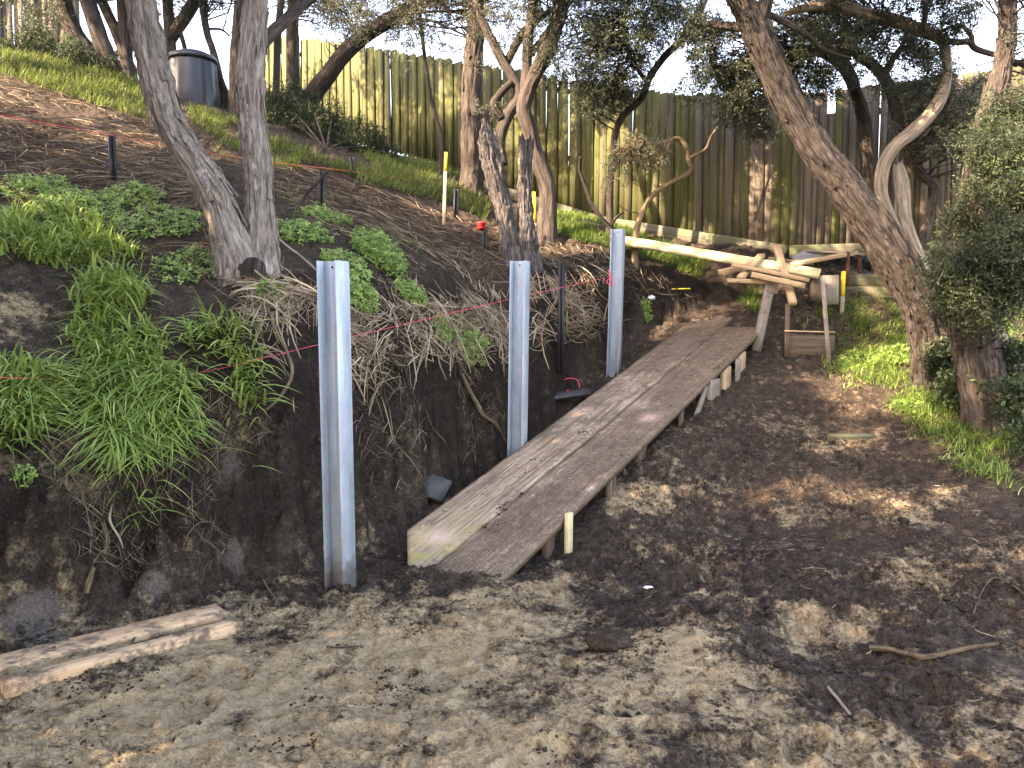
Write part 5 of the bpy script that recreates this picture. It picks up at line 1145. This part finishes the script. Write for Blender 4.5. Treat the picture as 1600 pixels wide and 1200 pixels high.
def cord(pix, mat, label, w=2.2, name="string_line", cat="string"):
    p = np.array([P(*q) for q in pix]); r = np.array([w / 2 / F * np.linalg.norm(q - CAM) for q in p])
    n = 60; c = catmull(np.column_stack([p, r]), n) if len(p) > 2 else np.column_stack([np.linspace(p[0], p[1], n), np.linspace(r[0], r[1], n)])
    V, Q, T, b = sweep(c[:, :3], c[:, 3], 5, n, 0); return tag(mk(name, V, [Q, T], mat, None, True, loc=p[0]), label, cat)
_s1 = hit(140, 592); _s2 = hit(300, 584)
cord([(-90, 588, 4.0), (140, 592, _s1[1] - .01), (300, 584, _s2[1] - .02), (508, 536, 5.3), (795, 468, 7.1), (946, 434, 8.95)], M['string'], "taut pink string line running past the posts along the bank", .8)
cord([(-60, 168, 7.0), (178, 212, 7.25), (330, 240, 7.9)], M['string'], "red string from the left edge to the picket by the two-stemmed tree", .9)
cord([(330, 240, 7.9), (430, 254, 8.8), (550, 268, 10.0), (700, 288, 11.3)], M['string_orange'], "orange string line crossing the hill grass above the stumps", 1.2)
cord([(950, 422, 8.9), (954, 432, 8.86), (948, 440, 8.9), (957, 446, 8.86), (951, 430, 8.85)], M['string'], "loose end of pink string knotted on the farthest post", 2.0, "string_knot")
q0 = hit(890, 622)
g = np.random.default_rng(77); tang = [q0 + np.array([.035 * sin(i * 1.9) + g.normal() * .012, .02 * cos(i * 1.3), .03 + .05 * abs(sin(i * .9)) + .01 * g.normal()]) for i in range(22)]
V, Q, T, b = sweep(np.array(tang), np.full(22, .0019), 5, 160); tag(mk("string_tangle", V, [Q, T], M['string'], None, True, loc=q0), "tangle of pink string lying on the dark board beside the ramp", "string")
cord([(872, 608, q0[1]), (878, 596, q0[1]), (890, 591, q0[1]), (902, 594, q0[1]), (906, 606, q0[1])], M['string'], "loop of pink string against the soil above the tangle", 1.3, "string_loop")

# ------------------------------------------------------------------ lumber
def lum(name, a, b, w, h, mat, label, Ya, Yb, up=(0, 0, 1), cat="timber", group=None, dz=0.0):
    A_ = P(*a, Ya) + [0, 0, dz]; B_ = P(*b, Yb) + [0, 0, dz]; return tag(timber(name, A_, B_, w, h, mat, up=up, seg=6, jit=.0008), label, cat, group)
GP = "timber offcuts in the pile"
lum("timber_board", (971, 375), (1281, 428), .17, .034, M['treated'], "longest pale board, reaching left from the pile to the farthest post", 10.35, 9.35, group=GP, up=(-.15, -.75, 1))
lum("timber_offcut", (1143, 413), (1264, 438), .09, .045, M['pine'], "long offcut lying just below the longest pale board", 9.3, 9.1, group=GP)
lum("timber_offcut", (1174, 429), (1257, 447), .09, .06, M['pine'], "thick offcut in front of the pile with a splintered right end", 9.05, 8.95, group=GP)
lum("timber_offcut", (1136, 438), (1206, 441), .06, .05, M['pine'], "level offcut at the pile's lower left, resting on the grey post", 9.15, 9.1, group=GP)
lum("timber_offcut", (1126, 426), (1196, 410), .09, .07, M['pine'], "stubby offcut poking out leftmost from the pile", 9.4, 9.75, group=GP)
lum("timber_offcut", (1157, 434), (1190, 399), .09, .045, M['pine'], "offcut tilted up to the right behind the longest pale board", 9.2, 9.75, group=GP)
lum("timber_offcut", (1213, 384), (1239, 474), .085, .05, M['pine'], "offcut standing up behind the pile and dipping in front of it", 9.95, 8.85, group=GP)
lum("timber_offcut", (1238, 413), (1337, 395), .09, .05, M['pine'], "offcut slanting up to the right towards the leaning trunk", 9.5, 9.9, group=GP)
lum("timber_offcut", (1200, 405), (1270, 412), .09, .05, M['brown_timber'], "darker piece hidden under the middle of the pile", 9.75, 9.7, group=GP)
def upright(name, pt, pb, w, mat, label, Y=None, tk=.6, cat="post"):
    b = hit(*pb) if Y is None else P(*pb, Y); t = P(*pt, b[1]); W = w / F * b[1]
    return tag(timber(name, b - [0, 0, .06], t, W, W * tk, mat, up=(0, 1, 0), seg=3), label, cat)
upright("leaning_post", (1203, 446), (1181, 540), 14, M['grey_timber'], "grey leaning post holding up the timber pile at the ramp's top", 9.1)
upright("timber_stake", (1231, 474), (1229, 550), 7, M['brown_timber'], "thin brown stake below the dipping offcut", 9.0)
upright("timber_stake", (1285, 432), (1296, 567), 6, M['grey_timber'], "tall thin grey stake right of the timber pile")
lum("lath", (1226, 517), (1305, 519), .02, .016, M['pine'], "thin horizontal lath across the two stakes", 8.96, 8.96, cat="lath")
fb = P(1232, 540, 9.05); fe = P(1303, 542, 9.1)
tag(timber("form_board", fb, fe, .03, .26, M['brown_timber']), "mud-caked form board standing below the thin lath", "board")
upright("timber_block", (1275, 431), (1274, 462), 18, M['brown_timber'], "upright timber block under the right end of the longest board", 9.45, .8, "block")
upright("grey_board", (1297, 430), (1297, 468), 26, M['grey_timber'], "upright grey board beside the block under the pile", 9.6, .15, "board")
upright("steel_stake", (1325, 393), (1324, 440), 5, M['rust'], "rusty steel stake behind the yellow-topped stake", 9.8, 1.0, "stake")
upright("steel_stake", (1343, 398), (1344, 440), 5, M['rust'], "shorter dark steel stake nearest the leaning trunk", 10.0, 1.0, "stake")
for i, (y, lb) in enumerate(((437, "upper mossy sleeper of the low wall right of the pile"), (456, "lower mossy sleeper of the low wall right of the pile"))):
    lum("sleeper", (1318, y), (1402, y), .07, .145, M['sleeper'], lb, 9.95, 9.7, cat="sleeper", group="low sleeper wall")
lum("metal_sheet", (1250, 408), (1272, 396), .26, .006, M['sheet'], "grey sheet leaning behind the timber pile", 9.9, 10.1, cat="sheet", up=(0, -.6, 1))
lum("timber_board", (1260, 392), (1350, 398), .12, .03, M['grey_timber'], "grey board lying along the fence foot behind the pile", 10.15, 10.0, cat="board")
# two muddy boards on the sand
def ground_board(name, a, b, w, h, label):
    A_ = hit(*a); B_ = hit(*b); A_[2] += .0; return tag(timber(name, A_ + [0, 0, h * .42], B_ + [0, 0, h * .42], w, h, M['pine_muddy'], seg=10, jit=.0006, bev=.002), label, "board", "muddy boards on the sand")
ground_board("pine_board", (-60, 1060), (346, 960), .17, .04, "rear muddy pine board at the lower left, against the bank foot")
ground_board("pine_board", (4, 1086), (373, 984), .085, .06, "front muddy pine board at the lower left with a visible cut end")
# trench oddments
qb = hit(668, 775); up_ = np.array([.25, -.75, .6]); up_ /= np.linalg.norm(up_)
tag(timber("concrete_paver", qb + [-.13, .05, .12], qb + [.16, -.02, .03], .21, .06, M['concrete'], up=up_, seg=2, bev=.008), "dark smooth paver tilted against the bank beside the ramp", "paver")
qb = hit(680, 800); tag(timber("brick", qb + [-.03, .0, .03], qb + [.13, .03, .05], .11, .075, M['brick'], up=(.2, -.4, 1), seg=2, bev=.006), "muddy brick below the tilted paver", "brick")
lum("trench_board", (815, 627), (922, 612), .10, .03, M['concrete'], "dark wet board lying in the trench under the pink tangle", q0[1] - .22, q0[1] - .12, up=(0, -.7, 1), cat="board")
qs = hit(1328, 688); tag(timber("buried_board", qs + [-.20, .02, .0], qs + [.22, .02, .0], .05, .12, M['sleeper'], up=(0, -.5, 1), seg=3), "mossy board half buried in the dark soil at right", "board")
qs = hit(1050, 455); tag(timber("yellow_lath", qs + [-.2, .12, .03], qs + [.22, -.08, .03], .03, .015, M['yellow'], seg=2), "yellow lath lying on the soil right of the farthest post", "lath")
# litter
def lumpy(name, px, py, r, mat, label, cat, sc=(1, 1, .7), lift=.4, seed=1):
    q = hit(px, py) + [0, 0, r * lift]; n, m = 16, 10; th_, ph = np.meshgrid(np.linspace(0, 2 * pi, n, endpoint=False), np.linspace(.02, pi - .02, m), indexing='ij')
    u = np.stack([np.cos(th_) * np.sin(ph), np.sin(th_) * np.sin(ph), np.cos(ph)], -1); k = 1 + .35 * pn(u[..., 0] * 2 + seed, u[..., 1] * 2, u[..., 2] * 2 + seed) + .2 * pn(u[..., 0] * 6 + seed, u[..., 1] * 6, u[..., 2] * 6)
    V = (q + u * k[..., None] * r * np.array(sc)).reshape(-1, 3); i, j = np.meshgrid(np.arange(n), np.arange(m - 1), indexing='ij')
    Q = np.stack([i * m + j, i * m + j + 1, ((i + 1) % n) * m + j + 1, ((i + 1) % n) * m + j], -1).reshape(-1, 4)
    at = {"sand": np.zeros(len(V)), "pale": np.zeros(len(V))} if mat is M['soil'] else None
    return tag(mk(name, V, Q, mat, None, True, at, loc=q), label, cat)
lumpy("plastic_scrap", 1018, 468, .05, M['white'], "crumpled white plastic scrap on the soil right of the farthest post", "litter", seed=3)
lumpy("plastic_scrap", 1013, 919, .022, M['white'], "small white plastic scrap on the dark soil right of the ramp's low end", "litter", (1.3, .8, .4), .2, seed=5)
lumpy("soil_lump", 955, 1012, .09, M['soil'], "large black soil lump on the sandy mound in the foreground", "soil lump", (1.3, .9, .6), .25, seed=7)
lumpy("paper_scrap", 932, 997, .016, M['white'], "tiny pale scrap beside the large black soil lump", "litter", (1.2, 1, .4), .3, seed=9)
lumpy("wood_chip", 1233, 577, .035, M['pine'] if False else M['brick'], "small pinkish chip on the dark soil below the form board", "wood chip", (1, .7, .8), .4, seed=11)
# red cap: short cup with a rim
qr = hit(752, 358); a = np.linspace(0, 2 * pi, 20, endpoint=False); rings_ = [(.045, 0), (.055, .01), (.05, .06), (.058, .065), (.058, .08), (.0, .08)]
V = np.array([[qr[0] + r * cos(t), qr[1] + r * sin(t), qr[2] + z] for r, z in rings_ for t in a]); Q = np.array([[i * 20 + k, i * 20 + (k + 1) % 20, (i + 1) * 20 + (k + 1) % 20, (i + 1) * 20 + k] for i in range(5) for k in range(20)])
tag(mk("red_cap", V, Q, M['red'], None, True, loc=qr), "small red plastic cap on the straw left of the stumps", "cap")
# ------------------------------------------------------------------ compost bin
qb = P(303, 158, 12.25); R_ = 36 / F * 12.25; hb = (158 - 92) / F * 12.25 * 1.02
bin_ = empty("compost_bin", qb, "black plastic compost bin with domed lid on the hilltop", "compost bin")
def lathe(prof, n=48, c=qb, rib=0.0):
    t = np.linspace(0, 2 * pi, n, endpoint=False); V = np.array([[c[0] + (r + (rib * (abs(sin(6 * a)) > .55) if 0 < z < hb * .85 else 0)) * cos(a), c[1] + (r + (rib * (abs(sin(6 * a)) > .55) if 0 < z < hb * .85 else 0)) * sin(a), c[2] + z] for r, z in prof for a in t])
    m = len(prof); return V, np.array([[i * n + k, i * n + (k + 1) % n, (i + 1) * n + (k + 1) % n, (i + 1) * n + k] for i in range(m - 1) for k in range(n)])
V, Q = lathe([(R_ * 1.02, -.2), (R_ * 1.02, .02), (R_ * 1.0, .1), (R_ * .95, hb * .4), (R_ * .90, hb * .8), (R_ * .90, hb * .86)], rib=.018); mk("body", V, Q, M['bin'], bin_, True)
V, Q = lathe([(R_ * .90, hb * .84), (R_ * 1.0, hb * .85), (R_ * 1.0, hb * .92), (R_ * .92, hb * .97), (R_ * .6, hb * 1.05), (R_ * .3, hb * 1.08), (.001, hb * 1.085)]); lid_ = mk("lid", V, Q, M['bin'], bin_, True)
V, Q = lathe([(R_ * .12, hb * 1.07), (R_ * .14, hb * 1.11), (.001, hb * 1.12)], 16); mk("lid_knob", V, Q, M['bin'], lid_, True)

SHADE = [(-5.6, .2, 7.8, 2.6), (-7.4, 3.2, 5.6, 2.2), (-3.6, -2.6, 6.6, 2.4), (-9.5, -1.0, 7.5, 2.6), (-7.2, 6.2, 4.6, 1.9), (-6.8, -4.6, 7.5, 2.6), (-8.6, 9.6, 5.2, 2.2), (-10.2, 5.0, 6.0, 2.4), (-5.9, 1.9, 5.0, 2.0), (-5.0, .9, 2.6, 1.5), (-4.6, -.9, 2.8, 1.5), (-6.2, 3.1, 4.2, 1.8)]
NAMES = ["left of the camera", "on the left slope", "behind the camera", "far left", "up the left slope", "far behind the camera", "beside the hill fence", "high on the left slope", "at the left foot of the bank", "low at the left of the camera", "low behind the camera's left", "just beyond the left edge of the bank"]
for i, (x, y, h, r) in enumerate(SHADE): shade_tree(x, y, h, r, [3000, 1900, 2200, 1300, 900, 1300, 700, 1000, 2400, 900, 900, 1500][i], "leafy shade tree out of view " + NAMES[i], 60 + i)
